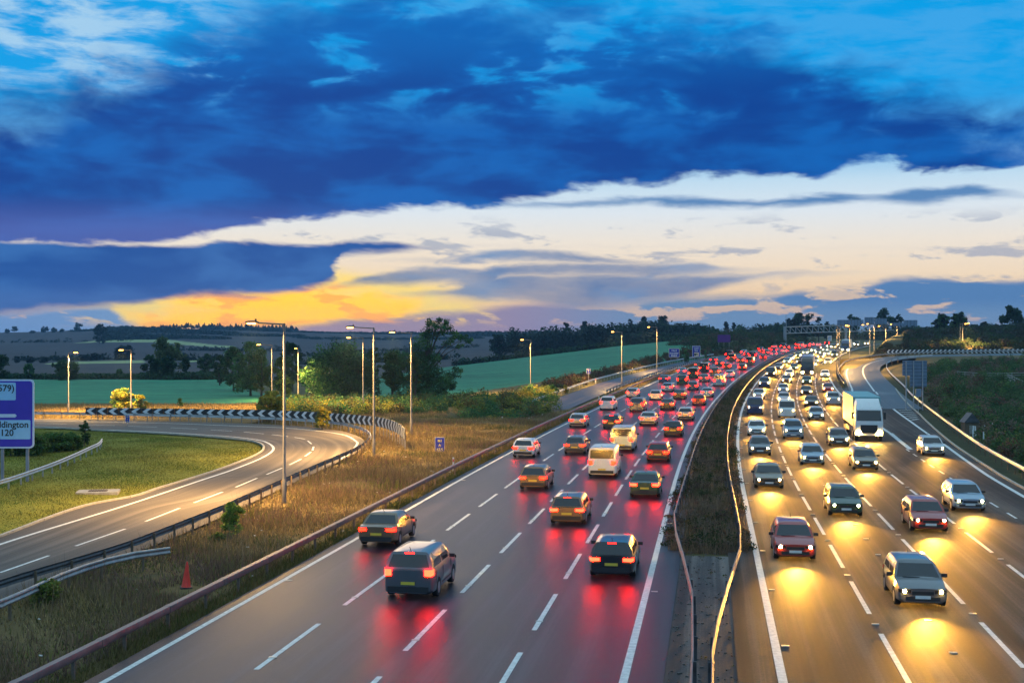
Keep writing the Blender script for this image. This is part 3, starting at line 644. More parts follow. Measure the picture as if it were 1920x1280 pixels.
RB = [PM(17.0 + 1.3, y) for y in (30, 60)] + [PM(18.8, 78), PM(19.1, 90), PM(20.2, 114), PM(22.6, 158), PM(24.0, 195), PM(24.9, 220)] + [tuple(SLIP_R[i] + Vector((1.4, -0.3, 0))) for i in (3, 4)] + [tuple(SLIP_R[i] + Vector((0.6, -1.4, 0))) for i in (5, 6, 7)]
barrier(resample(RB, step=2.0), 'tan crash barrier along the scrub bank at the right edge of the merge', -1, 'steel_bright', 'wood_post', 2.8)
GB = [PM(14.75, 340), PM(14.55, 300), PM(14.6, 270), PM(14.9, 248), PM(15.1, 233), PM(15.3, 226)]
barrier(resample(GB, step=2.0), 'crash barrier on the motorway side of the grassy merge nose', -1, 'steel_weathered', 'steel_dark', 3.0)
GB2 = [PM(15.4, 226.5), PM(15.55, 232)] + [tuple(SLIP_L[i] + Vector((-1.0, 0.5, 0))) for i in (3, 4)] + [tuple(SLIP_L[5] + Vector((-1.0, 1.0, 0)))] + [tuple(SLIP_L[i] + Vector((0, 1.2, 0))) for i in (6, 7, 8, 9, 10)]
barrier(resample(GB2, step=2.0), 'crash barrier curving round the far side of the right slip road', 1, 'steel_weathered', 'steel_dark', 3.0)
yo2 = ys_(186, 372, 3); q = PM(ON_L(yo2) - 1.2, yo2); q[:, 2] += ON_Z(yo2); barrier(q, 'pale barrier beyond the joining slip road below the green hill field', 1, 'steel_bright', 'steel_weathered', 3.2)
yo3 = ys_(205, 330, 3); q = PM(ON_R(yo3) + 0.6, yo3); q[:, 2] += ON_Z(yo3); barrier(q, 'low dark barrier between the joining slip road and the verge', -1, 'steel_weathered', 'steel_dark', 3.2)

# ------------------------------------------------------------------ street lamps
def lamp(base, H, arm, az, label, power, lit_col=(1.0, 0.58, 0.18), r0=0.11):
    """column with a bracket arm (arm metres long towards azimuth az, 0 = +x) and a flat lantern"""
    root = empty('street_lamp', tuple(base)); tag(root, label, 'street lamp', 'street lamps beside the roads')
    MB().tube([(0, 0, -0.3), (0, 0, 1.4), (0, 0, 1.45), (0, 0, H)], [r0 * 1.15, r0 * 1.12, r0 * .85, r0 * 0.62], 10).build('column', MAT['column_paint'], root, True)
    MB().box((r0 * 1.1, 0, 0.9), (0.02, 0.13, 0.6), 0).build('access_door', MAT['column_paint'], root)
    c, s = math.cos(az), math.sin(az)
    MB().tube([(0, 0, H - 0.06), (c * arm * .5, s * arm * .5, H - 0.02), (c * arm, s * arm, H + 0.03)], [r0 * .45, r0 * .42, r0 * .38], 8).build('bracket_arm', MAT['column_paint'], root, True)
    M = Matrix.Rotation(az, 3, 'Z')
    head = MB(); sec = [(0.0, .06, .05), (.10, .10, .08), (.30, .15, .11), (.60, .15, .10), (.78, .09, .06)]; ring = []
    for x, hw, hh in sec: ring.append([M @ Vector((arm + x - 0.05, yy, H + 0.03 + zz)) for yy, zz in ((-hw, 0), (-hw * .8, hh), (0, hh * 1.25), (hw * .8, hh), (hw, 0))])
    v = [p for r_ in ring for p in r_]; f = []
    for i in range(len(ring) - 1):
        for k_ in range(5): f.append((i * 5 + k_, (i + 1) * 5 + k_, (i + 1) * 5 + (k_ + 1) % 5, i * 5 + (k_ + 1) % 5))
    f += [(0, 1, 2, 3, 4), tuple(range(len(v) - 1, len(v) - 6, -1))]
    lan = head.add(v, f).build('lantern', MAT['lamp_head'], root, True)
    lens = MB().box((0, 0, 0), (0.46, 0.22, 0.07)); lens.v = [tuple(M @ Vector((p[0] + arm + .38, p[1], p[2] + H - 0.01))) for p in lens.v]
    o = lens.build('lens', MAT['lamp_glass'], lan)
    ph = MB().box((0, 0, 0), (0.09, 0.09, 0.12)); ph.v = [tuple(M @ Vector((p[0] + arm + .12, p[1], p[2] + H + 0.20))) for p in ph.v]; ph.build('photocell', MAT['lamp_head'], lan)
    ld = bpy.data.lights.new('lamp_light', 'SPOT'); ld.energy = power * 10.5; ld.color = lit_col; ld.spot_size = R(158); ld.spot_blend = 0.9; ld.shadow_soft_size = 0.18
    lo = bpy.data.objects.new('lamp_light', ld); link(lo, root); lo.location = M @ Vector((arm + .38, 0, H - 0.10)); return root
LAMPS = [  # px, base py, Y, top py, arm side (-1 left), arm, label, power
    (533, 942, 75, 606, 180, 1.55, 'tall street lamp nearest the camera, standing in the verge by the dark barrier', 3600),
    (701, 853, 104, 614, 180, 1.55, 'street lamp behind the barrier at the tip of the loop bend', 3600),
    (771, 819, 127, 623, 180, 1.5, 'street lamp in dry grass just right of the chevron board end', 3600),
    (681, 776, 165, 633, 180, 1.5, 'street lamp behind the chevron board in front of the round dark tree', 3400),
    (510, 768, 172, 646, 180, 1.4, 'street lamp behind the yellow bush and chevron board', 3400),
    (559, 752, 198, 653, 268, 1.4, 'grey street lamp facing the viewer left of the round dark tree', 2600),
    (246, 777, 163, 656, 180, 0.9, 'street lamp beside the wide yellow bush at the field edge', 3400),
    (128, 779, 158, 661, 20, 0.5, 'leftmost street lamp, short arm, beside the green field', 3400),
    (995, 742, 205, 637, 180, 1.0, 'lone street lamp in the hedge below the green hill field', 3000),
    (1166, 722, 232, 622, 180, 1.3, 'street lamp on the narrow verge left of the hard shoulder sign', 3200),
    (1232, 699, 288, 613, 180, 1.5, 'street lamp on the verge immediately beside the hard shoulder sign', 3200),
    (1569, 694, 262, 610, 0, 1.6, 'left of a close pair of lamps on the grassy merge nose', 3000),
    (1573.5, 684, 285, 611, 0, 1.6, 'right of a close pair of lamps on the grassy merge nose', 3000),
    (1593, 672, 305, 610, 180, 1.6, 'street lamp in dry grass just right of the close pair', 3000),
    (1631, 657, 365, 609, 180, 1.6, 'street lamp in front of the gantry boards, left of the middle one', 2600),
    (1639, 653, 390, 607, 180, 1.6, 'slim street lamp in front of the tallest gantry board', 2600),
    (1661, 655, 375, 611, 180, 1.6, 'street lamp in front of the right gantry boards', 2600),
    (1682, 650, 420, 608, 180, 1.6, 'farthest street lamp in front of the rightmost gantry board', 2600),
    (1800, 659, 325, 607, 25, 1.6, 'yellow lit lamp column, left of the pair behind the right chevrons', 3000),
    (1805, 658, 330, 605.5, 25, 1.6, 'grey lamp column, right of the pair behind the right chevrons', 3000)]
for px, pb, Y, pt, az, arm, lab, pw in LAMPS:
    b = at(px, pb, Y); z = gz(b.x, b.y); H = at(px, pt, Y).z - z
    lamp((b.x, b.y, z), H, arm, R(az), lab, pw)

# ------------------------------------------------------------------ lettering helper
def text_mesh(txt, size, mat, bold=0.0):
    cu = bpy.data.curves.new('lettering', 'FONT'); cu.body = txt; cu.size = size; cu.extrude = 0.003; cu.offset = bold; cu.align_x = 'LEFT'; cu.resolution_u = 3
    o = bpy.data.objects.new('lettering', cu); COL.objects.link(o); bpy.context.view_layer.update()
    me = bpy.data.meshes.new_from_object(o.evaluated_get(bpy.context.evaluated_depsgraph_get())); bpy.data.objects.remove(o); me.materials.clear(); me.materials.append(mat); return me
def put_text(txt, size, mat, parent, x, z, y=-0.03, align='c', bold=0.0, sx=1.0):
    me = text_mesh(txt, size, mat, bold); w = max(v.co.x for v in me.vertices) - min(v.co.x for v in me.vertices); x0 = min(v.co.x for v in me.vertices)
    o = obj('lettering', me, parent); o.rotation_euler = (R(90), 0, 0); o.scale = (sx, 1, 1)
    o.location = (x - (x0 + (w / 2 if align == 'c' else (w if align == 'r' else 0))) * sx, y, z); return o
def rrect(w, h, r, n=4):
    pts = []
    for cx, cy, a0 in ((w / 2 - r, h / 2 - r, 0), (-w / 2 + r, h / 2 - r, 90), (-w / 2 + r, -h / 2 + r, 180), (w / 2 - r, -h / 2 + r, 270)):
        for i in range(n + 1): a = R(a0 + 90 * i / n); pts.append((cx + r * math.cos(a), cy + r * math.sin(a)))
    return pts
MX = Matrix(((1, 0, 0), (0, 0, 1), (0, 1, 0)))        # local xy polygon -> upright xz, thickness along y
def plate(w, h, r, y0, y1, cx=0, cz=0):
    g = MB(); g.prism([(x + cx, z + cz) for x, z in rrect(w, h, r)], y0, y1, MX); g.f = [tuple(reversed(q)) for q in g.f]; return g
def sign(px, py_c, Y, wpx, hpx, label, face='sign_blue', border='sign_white', posts=(0,), rz=0.0, name='road_sign', group=None, post_mat='galvanised', br=0.035, pr=0.045):
    c = at(px, py_c, Y); z0 = gz(c.x, c.y); w, h = wpx * Y / FPX, hpx * Y / FPX; cz = c.z - z0
    root = empty(name, (c.x, c.y, z0), rz); tag(root, label, 'sign', group)
    plate(w, h, min(w, h) * .07, -0.004, 0.03, 0, cz).build('border', MAT[border], root)
    plate(w - 2 * br, h - 2 * br, min(w, h) * .06, -0.012, -0.002, 0, cz).build('face', MAT[face], root)
    for p in posts: MB().tube([(p * w, 0.07, -0.3), (p * w, 0.07, cz + h * .42)], pr, 8).build('post', MAT[post_mat], root, True)
    return root, w, h, cz

# big direction sign, cut by the left edge of the picture
Yb = 85.0; zb = 0.0
tr = at(64, 711, Yb); bl = at(64, 840, Yb); W_, H_ = 6.4, tr.z - bl.z
root = empty('direction_sign', (tr.x - W_ / 2, Yb, 0.0)); tag(root, 'big violet blue direction sign on posts at the left edge', 'sign')
cz = (tr.z + bl.z) / 2
plate(W_, H_, 0.28, -0.02, 0.05, 0, cz).build('border', MAT['sign_border'], root)
fc = plate(W_ - 0.22, H_ - 0.22, 0.2, -0.032, -0.018, 0, cz).build('face', MAT['sign_violet'], root)
def SP(px, py): p = at(px, py, Yb); return p.x - (tr.x - W_ / 2), p.z
x1, zt = SP(30, 717); _, zb_ = SP(30, 750); x0 = -W_ / 2 + 0.7
plate(x1 - x0, zt - zb_, 0.08, -0.045, -0.030, (x0 + x1) / 2, (zt + zb_) / 2).build('destination_panel', MAT['sign_panel'], root)
put_text('579)', 0.60, MAT['sign_black'], root, SP(27, 732)[0], SP(27, 733)[1], -0.052, 'r', 0.010)
x1, zt = SP(57.5, 787); _, zb_ = SP(30, 823); plate(x1 - x0, zt - zb_, 0.08, -0.045, -0.030, (x0 + x1) / 2, (zt + zb_) / 2).build('destination_panel', MAT['sign_panel'], root)
put_text('ddington', 0.60, MAT['sign_black'], root, SP(53.5, 801)[0], SP(53, 801)[1], -0.052, 'r', 0.010)
put_text('5120', 0.60, MAT['sign_black'], root, SP(26, 816)[0], SP(26, 816.5)[1], -0.052, 'r', 0.010)
xa, za = SP(32, 779); g = MB(); hh = 0.115; g.prism([(x0, za - hh), (xa - 0.12, za - hh), (xa, za), (xa - 0.12, za + hh), (x0, za + hh)], -0.045, -0.030, MX); g.f = [tuple(reversed(q_)) for q_ in g.f]; g.build('route_arm', MAT['sign_border'], root)
for px in (3, 50, -60, -110):
    xx = SP(px, 800)[0]; MB().box((xx, 0.14, cz / 2 - 0.1), (0.19, 0.12, cz + 0.2 + H_ * .6)).build('post', MAT['sign_back'], root)

MG = 'blue distance marker signs'
def marker(px, pyc, Y, wpx, hpx, label, lines, cs):
    root, w, h, cz = sign(px, pyc, Y, wpx, hpx, label, group=MG, br=0.025)
    for i, (t, s_) in enumerate(lines): put_text(t, s_, MAT['sign_yellow'], root, 0, cz + h * (0.20 - 0.30 * i) - s_ * .1, -0.02, 'c', 0.006)
    return root
marker(824.5, 833, 107, 18, 27, 'blue M1 A 62.5 marker sign in the dry verge', [('M1', .30), ('A', .30), ('62.5', .30)], 0)
marker(239, 785, 139, 7.5, 13, 'tiny blue marker sign beside the loop road on the grass island', [('M1', .17), ('A', .17), ('62', .17)], 0)
marker(1103.5, 695.5, 236, 7, 10, 'tiny blue marker sign among brown bushes by the joining slip road', [('M1', .24), ('A', .24), ('62', .24)], 0)
root, w, h, cz = sign(1264, 661.5, 318, 20, 17, 'blue sign with three lines ending in the word ENDS', 'sign_blue', 'sign_cream', (-.3, .3), br=0.09)
for i, t in enumerate(('Hard', 'shoulder', 'ENDS')): put_text(t, 0.62, MAT['sign_white'], root, 0, cz + h * (0.17 - 0.28 * i), -0.03, 'c', 0.014)
root, w, h, cz = sign(1305.5, 658.5, 330, 15, 21, 'tall blue sign with a cream camera panel', 'sign_blue', 'sign_white', (-.25, .25), br=0.09)
for i, t in enumerate(('Variable', 'speed', 'limit')): put_text(t, 0.44, MAT['sign_white'], root, 0, cz + h * (0.30 - 0.15 * i), -0.03, 'c', 0.010)
plate(w * .60, h * .34, .05, -0.035, -0.02, 0.05, cz - h * .27).build('camera_panel', MAT['sign_cream'], root)
g = MB(); g.box((-.28, -0.05, cz - h * .27), (.55, .02, .42)).box((.14, -0.05, cz - h * .25), (.22, .02, .26)).box((.36, -0.05, cz - h * .27), (.10, .02, .34)).box((-.28, -0.05, cz - h * .27 - .30), (.14, .02, .2)); g.build('camera_symbol', MAT['sign_black'], root)
# dark board on legs on the slope
root, w, h, cz = sign(1357.5, 634.5, 410, 24, 14, 'plain dark purple board on legs at the end of the hill field', 'board_purple', 'board_purple', (-.4, 0, .4), name='advert_board', br=0.08)
root, w, h, cz = sign(1555.5, 634, 520, 8, 10, 'small white board on a post below the gantry truss', 'sign_white', 'sign_cream', (0,), br=0.12)
g = MB(); [g.box((x * w * .26, -0.03, cz + h * z), (w * .14, .02, h * .12)) for x in (-1, 0, 1) for z in (.22, 0, -.22)]; g.build('print', MAT['board_purple'], root)
# back of a big sign on the right bank: stepped panel on three posts with rails
Ys = 165.0; a = at(1692, 676, Ys); b_ = at(1737.5, 724, Ys); z0 = gz((a.x + b_.x) / 2, Ys)
root = empty('sign_back_panel', ((a.x + b_.x) / 2, Ys, z0)); tag(root, 'stepped grey back of a big sign on three posts in the scrub', 'sign')
def LP(px, py): p = at(px, py, Ys); return p.x - (a.x + b_.x) / 2, p.z - z0
xl, zt = LP(1692, 676); xr, _ = LP(1738, 676); xm, zm = LP(1706, 704); _, zb_ = LP(1706, 725)
g = MB(); g.prism([(xl, zm), (xm, zm), (xm, zb_), (xr, zb_), (xr, zt), (xl, zt)], 0, 0.04, MX); g.build('panel', MAT['sign_back'], root)
for px, bot in ((1698.5, 715), (1712.5, 745), (1729.5, 745)): xx = LP(px, 700)[0]; MB().tube([(xx, -0.10, -0.5), (xx, -0.10, zt - 0.05)], 0.085, 8).build('post', MAT['galvanised'], root, True)
for i in range(8):
    zz = zt - 0.18 - i * (zt - zb_ - .3) / 7; xs = xl if zz > zm else xm; MB().box(((xs + xr) / 2, -0.03, zz), (xr - xs - .06, 0.05, 0.05)).build('rail', MAT['steel_dark'], root)
sign(1722, 736, 160, 11, 15, 'small grey framed plate on a post below the stepped sign back', 'sign_back', 'galvanised', (0,), br=0.06)

# ------------------------------------------------------------------ chevron boards
def chevron_board(path_top, path_bot, n, label, flip=1):
    """path of the board (top and bottom edges in world space): black panels with white chevrons, posts behind"""
    T = resample(path_top, n=n + 1); B_ = resample(path_bot, n=n + 1); o0 = B_[0].copy(); root = empty('chevron_board', tuple(o0)); tag(root, label, 'sign', 'black and white chevron boards')
    T = T - o0; B_ = B_ - o0
    for i in range(n):
        a, b, c, d = B_[i], B_[i + 1], T[i + 1], T[i]
        nrm = np.cross(b - a, d - a); nrm /= np.linalg.norm(nrm)
        if np.dot(nrm, -(a + o0 - np.array([0, 0, CAM_H]))) < 0: nrm = -nrm
        e = 0.012 * (b - a)
        q = [a + e, b - e, c - e, d + e]; v = [p + nrm * 0.0 for p in q] + [p - nrm * 0.05 for p in q]
        MB().add(v, [(0, 1, 2, 3), (7, 6, 5, 4), (0, 4, 5, 1), (1, 5, 6, 2), (2, 6, 7, 3), (3, 7, 4, 0)]).build('panel', MAT['sign_black'], root)
        def pt(u, v_): p = a * (1 - u) * (1 - v_) + b * u * (1 - v_) + c * u * v_ + d * (1 - u) * v_; return p + nrm * 0.012
        x = [0.12, 0.50, 0.50 + 0.38, 0.12 + 0.38]
        lo = [pt(.52, .02), pt(.92, .02), pt(.50, .5), pt(.10, .5)]; hi = [pt(.10, .5), pt(.50, .5), pt(.92, .98), pt(.52, .98)]
        MB().add(lo + hi, [(0, 1, 2, 3), (4, 5, 6, 7)]).build('chevron', MAT['sign_white'], root)
        if i % 1 == 0:
            p = (a + b) / 2 - nrm * 0.09; zz = gz(p[0] + o0[0], p[1] + o0[1]) - o0[2]
            MB().tube([(p[0], p[1], zz - .2), (p[0], p[1], (T[i][2] + B_[i][2]) / 2)], 0.035, 6).build('post', MAT['galvanised'], root)
    return root
CL = [(160, 763.5, 776.5, 150), (333, 766, 779, 148), (480, 768, 781.5, 144), (533, 769.5, 783, 142), (615, 773.5, 789, 136), (700, 780.5, 798, 126), (735, 788, 807, 119), (752, 797, 817, 113), (759, 804, 825, 109)]
chevron_board([at(p, t, y) for p, t, b, y in CL], [at(p, b, y) for p, t, b, y in CL], 46, 'long chevron board curving round the left loop bend', 1)
CRt = [(1662, 655.5, 663.5, 307.3), (1700, 655.2, 663.2, 307), (1780, 654.8, 662.6, 304.5), (1860, 654.2, 662.2, 301), (1930, 653.8, 661.8, 298), (2050, 653, 661.2, 295)]
chevron_board([at(p, t, y) for p, t, b, y in CRt], [at(p, b, y) for p, t, b, y in CRt], 46, 'long thin chevron board along the far slip road at the right', 1)

# ------------------------------------------------------------------ gantry across the motorway
def gantry():
    Yg = 540.0; L = at(1471, 612, Yg); Rr = at(1703, 606, Yg * 1.0); z_l = gz(L.x, L.y); z_r = gz(Rr.x, Rr.y)
    root = empty('motorway_gantry', (L.x, L.y, z_l)); tag(root, 'steel truss gantry carrying big sign backs across the far motorway', 'gantry')
    W_ = Rr.x - L.x; z0 = at(1471, 625, Yg).z - z_l; z1 = at(1471, 613, Yg).z - z_l; dz = at(1703, 606, Yg).z - at(1471, 613, Yg).z
    n = 22; D = 1.6
    for yy in (0, D):
        for zz in (z0, z1): MB().tube([(0, yy, zz), (W_, yy, zz + dz)], 0.22, 6).build('chord', MAT['galvanised'], root)
    for i in range(n + 1):
        x = W_ * i / n; d_ = dz * i / n; MB().tube([(x, 0, z0 + d_), (x, 0, z1 + d_)], 0.14, 6).build('upright', MAT['galvanised'], root)
        if i < n: MB().tube([(x, 0, z1 + d_), (W_ * (i + 1) / n, 0, z0 + dz * (i + 1) / n)], 0.12, 6).build('diagonal', MAT['galvanised'], root)
    for x, h in ((0.2, z1 + .3), (W_ * .50, z1 + .2), (W_ - .3, z1 + dz + 1.2)):
        for yy in (0, D): MB().tube([(x, yy, -1.5), (x, yy, h)], 0.34, 8).build('leg', MAT['galvanised'], root)
    MB().tube([(0.6, -.4, 0), (0.6, -.4, at(1473, 590, Yg).z - z_l)], [.2, .1], 8).build('mast', MAT['galvanised'], root)
    for x0, x1, y0, y1 in ((1570, 1596, 599.5, 610.5), (1597, 1619, 599.5, 610.5), (1621, 1639, 594.5, 608), (1640, 1663, 597, 607.5), (1668, 1695, 605, 611), (1695, 1720, 600, 616)):
        a, b = at(x0, y0, Yg - 1), at(x1, y1, Yg - 1)
        f = MB().box(((a.x + b.x) / 2 - L.x, -0.9, (a.z + b.z) / 2 - z_l), (b.x - a.x, 0.25, a.z - b.z)).build('sign_panel', MAT['sign_back'], root)
        g = MB()
        for q in range(1, 4): g.box((a.x - L.x + (b.x - a.x) * q / 4, -1.06, (a.z + b.z) / 2 - z_l), (0.12, 0.06, a.z - b.z - .1))
        g.build('stiffener', MAT['steel_dark'], f)
    return root
gantry()

# ------------------------------------------------------------------ small things on the verge
p = flat(349, 1096); cone = empty('traffic_cone', tuple(p) ); tag(cone, 'red traffic cone standing in the dry verge', 'cone')
cone.location.z = gz(p.x, p.y); cone.rotation_euler = (R(2), R(2), 0.3)
MB().tube([(0, 0, .05), (0, 0, .10), (0, 0, .55), (0, 0, 1.0), (0, 0, 1.03)], [.20, .175, .105, .035, .03], 16).build('body', MAT['cone_red'], cone, True)
MB().prism(rrect(.46, .46, .06), 0, .06).build('base', MAT['cone_base'], cone)
def slab():
    p = flat(184, 922); root = empty('drain_cover', (p.x, p.y, gz(p.x, p.y)), 0.2); tag(root, 'pale concrete slab with a rusty grate on the grass island', 'drain cover')
    MB().prism(rrect(2.5, 1.7, .05), -0.1, 0.13).build('slab', MAT['concrete'], root)
    MB().prism(rrect(1.15, .75, .02), 0.13, 0.15, Matrix.Translation((.15, 0, 0)).to_3x3()).build('grate_frame', MAT['grate'], root)
    for i in range(7): MB().box((-.44 + i * .148, 0, .165), (.05, .70, .03)).build('grate_bar', MAT['grate'], root)
slab()
def marker_post(px, py, Y, label):
    b = at(px, py, Y); z = gz(b.x, b.y); root = empty('marker_post', (b.x, b.y, z)); tag(root, label, 'post', 'small verge marker posts')
    MB().prism(rrect(.12, .09, .02), -0.2, 1.0).build('post', MAT['sign_white'], root); MB().box((0, -.052, .78), (.085, .02, .2)).build('reflector', MAT['marker_red'], root)
marker_post(850, 878, 93, 'white marker post with red reflector near the M1 sign and brown barrier')
marker_post(1123, 750, 190, 'white marker post by the brown barrier below the joining slip road')
marker_post(1282, 672, 330, 'white marker post on the far verge between the two blue boards')
marker_post(1329, 677, 330, 'white marker post at the tip of the verge where slip road joins')
marker_post(1117, 712, 238, 'white marker post on the yellow grass beside the tiny blue marker sign')
marker_post(1653, 752, 157, 'white marker post behind the tan barrier near the stepped sign back')
# post and rail fence in the scrub at the right
def rail_fence(pts, label):
    P_ = resample(pts, step=2.2); P_[:, 2] = ground_h(P_[:, 0], P_[:, 1]); root = empty('rail_fence', tuple(P_[0])); tag(root, label, 'fence', 'pale rail fences in the scrub')
    Q = P_ - P_[0]
    for q in Q: MB().box((q[0], q[1], q[2] + .55), (.11, .11, 1.5)).build('post', MAT['fence_timber'], root)
    for i in range(len(Q) - 1):
        for h in (.45, .85, 1.2): MB().tube([Q[i] + np.array([0, 0, h]), Q[i + 1] + np.array([0, 0, h])], .045, 5).build('rail', MAT['fence_timber'], root)
rail_fence([at(1795, 716, 210), at(1830, 727, 205), at(1860, 731, 203), at(1950, 731, 203)], 'pale rail fence running level across the dark scrub')
rail_fence([at(1890, 731, 200), at(1920, 742, 185), at(1960, 756, 172)], 'pale rail fence sloping down at the right edge of the scrub')
# low timber shed roof in the scrub below the stepped sign
Yh = 128.0; p = at(1818, 806, Yh); z = gz(p.x, p.y); root = empty('timber_hut', (p.x, p.y, z)); tag(root, 'small dark timber hut with pitched roof in the right scrub', 'hut')
MB().box((0, 0, .55), (1.35, 1.2, 1.3)).build('wall', MAT['wood_post'], root)
g = MB(); g.add([(-.8, -.75, 1.15), (.8, -.75, 1.15), (0, -.75, 2.1), (-.8, .75, 1.15), (.8, .75, 1.15), (0, .75, 2.1)], [(0, 1, 2), (5, 4, 3), (0, 2, 5, 3), (1, 4, 5, 2), (0, 3, 4, 1)]); g.build('roof', MAT['steel_dark'], root)
MB().box((0, -.63, .4), (.5, .06, .9)).build('door', MAT['fence_timber'], root)
# plastic tree guards
gi = 0
for k_, (px, py, Y, n, sx, sy, grp, lab) in enumerate(((960, 772, 160, 13, 70, 5, 'pale tree guards beyond the verge', 'small pale tree guard tube in the grass below the hill field'), (1850, 812, 122, 14, 26, 6, 'pale tree guards on the right bank', 'small pale tree guard tube behind the tan barrier'))):
    for i in range(n):
        b = at(px + random.uniform(-sx, sx), py + random.uniform(-sy, sy), Y + random.uniform(-8, 8)); z = gz(b.x, b.y)
        o = MB().tube([(0, 0, -.1), (random.uniform(-.05, .05), 0, random.uniform(.9, 1.25))], .07, 8).build('tree_guard', MAT['sign_white'], loc=(b.x, b.y, z)); tag(o, lab, 'tree guard', grp)

# ------------------------------------------------------------------ foliage
def leaf_material(name, trans=0.48, rough=0.62):
    m, k, b = new_mat(name); vc = k.node('ShaderNodeVertexColor'); vc.layer_name = 'tint'
    k.l.new(vc.outputs['Color'], b.inputs['Base Color']); b.inputs['Roughness'].default_value = rough; b.inputs['Specular IOR Level'].default_value = 0.25
    tr = k.node('ShaderNodeBsdfTranslucent'); k.l.new(vc.outputs['Color'], tr.inputs[0])
    mx = k.node('ShaderNodeMixShader'); mx.inputs[0].default_value = trans; k.l.new(b.outputs[0], mx.inputs[1]); k.l.new(tr.outputs[0], mx.inputs[2])
    out = [n for n in m.node_tree.nodes if n.type == 'OUTPUT_MATERIAL'][0]; k.l.new(mx.outputs[0], out.inputs[0]); return m
leaf_material('leaf'); leaf_material('grass_blade', 0.35, 0.8)
simple('bark', (0.075, 0.058, 0.045), 0.9, 0, 0.35, 9.0, 0.4)
def quads_at(c, size, rng, up=0.35):
    n = len(c); d = rng.normal(size=(n, 3)); d[:, 2] *= 0.7; d /= np.linalg.norm(d, axis=1)[:, None]
    e = rng.normal(size=(n, 3)); e -= (e * d).sum(1)[:, None] * d; e /= np.linalg.norm(e, axis=1)[:, None] + 1e-9
    s = size[:, None]; v = np.stack([c - d * s, c + e * s * .55, c + d * s, c - e * s * .55], 1).reshape(-1, 3)
    return v, np.arange(4 * n).reshape(n, 4)
def crown_arrays(clumps, n, leaf, cols, rng, flat_=0.8):
    """clumps: (x,y,z,r); leaves crowd towards each clump's skin"""
    cl = np.array(clumps, float); w = cl[:, 3] ** 2; idx = rng.choice(len(cl), n, p=w / w.sum())
    d = rng.normal(size=(n, 3)); d /= np.linalg.norm(d, axis=1)[:, None]; r = cl[idx, 3] * (0.25 + 1.05 * rng.random(n) ** 0.75) * (1 + .35 * (rng.random(n) > .93))
    c = cl[idx, :3] + d * r[:, None] * np.array([1, 1, flat_]); size = leaf * (0.6 + 0.8 * rng.random(n))
    cols = np.array(cols); ci = cols[rng.integers(0, len(cols), len(cl))][idx]
    tint = ci * (0.65 + 0.7 * rng.random(n))[:, None] * (0.85 + 0.3 * rng.random((n, 3)))
    v, f = quads_at(c, size, rng); return v, f, np.repeat(tint, 4, 0)
def crown_mesh(name, clumps, n, leaf, cols, rng, flat_=0.8):
    v, f, t = crown_arrays(clumps, n, leaf, cols, rng, flat_); return mesh_np(name, v, f, [MAT['leaf']], attrs={'tint': t})
def env_clumps(H, W, rng, n, z0=0.22, shape='round'):
    out = []
    while len(out) < n:
        p = rng.uniform(-1, 1, 3); q = np.linalg.norm(p)
        if q > 1 or q < 0.25: continue
        zc = (1 + z0) / 2 * H; hz = (1 - z0) / 2 * H; z = zc + p[2] * hz * .88; wf = 1.0
        if shape == 'slim': wf = 0.8
        if shape == 'cone': wf = max(.08, 1.15 * (1 - (z - z0 * H) / (H * (1 - z0))))
        if shape == 'dome':
            t = rng.random() ** .9; z = H * (z0 + .06 + (.90 - z0) * t); wf = math.sqrt(max(.04, 1 - max(0, (z / H - .38) / .66) ** 2)) * (.86 + .14 * min(1, z / H / .3)); a_ = math.atan2(p[1], p[0]); rr_ = rng.random() ** .45; p = (math.cos(a_) * rr_, math.sin(a_) * rr_, 0)
        out.append((p[0] * W / 2 * .86 * wf, p[1] * W / 2 * .86 * wf, z, W * rng.uniform(.07, .155) * (0.6 if shape == 'cone' else 1)))
    return out
def trunk_mb(H, clumps, rng, r, frac=0.62, limbs=10):
    g = MB(); bend = rng.uniform(-.04, .04, 2) * H; top = np.array([bend[0], bend[1], H * frac])
    g.tube([(0, 0, -.3), (bend[0] * .2, bend[1] * .2, H * frac * .35), (bend[0] * .6, bend[1] * .6, H * frac * .7), tuple(top)], [r * 1.25, r, r * .7, r * .35], 8)
    for c in [clumps[i] for i in rng.choice(len(clumps), min(limbs, len(clumps)), replace=False)]:
        t = min(.95, max(.25, (c[2] / H) * .75)); s = np.array([bend[0] * t, bend[1] * t, H * frac * t]); e = np.array(c[:3]); m = (s + e) / 2 + np.array([0, 0, .06 * H])
        g.tube([s, m, e], [r * .42, r * .26, r * .08], 5, False)
    return g
GREEN = [(.055, .150, .050), (.075, .175, .055), (.105, .205, .060), (.050, .125, .045)]
DARK = [(.024, .060, .028), (.032, .076, .032), (.040, .088, .036)]
PALE = [(.12, .15, .05), (.15, .17, .055), (.09, .13, .04)]
YEL = [(.36, .30, .035), (.44, .34, .04), (.30, .27, .04), (.18, .21, .04)]
FARG = [(.016, .030, .024), (.022, .038, .028), (.028, .045, .032)]
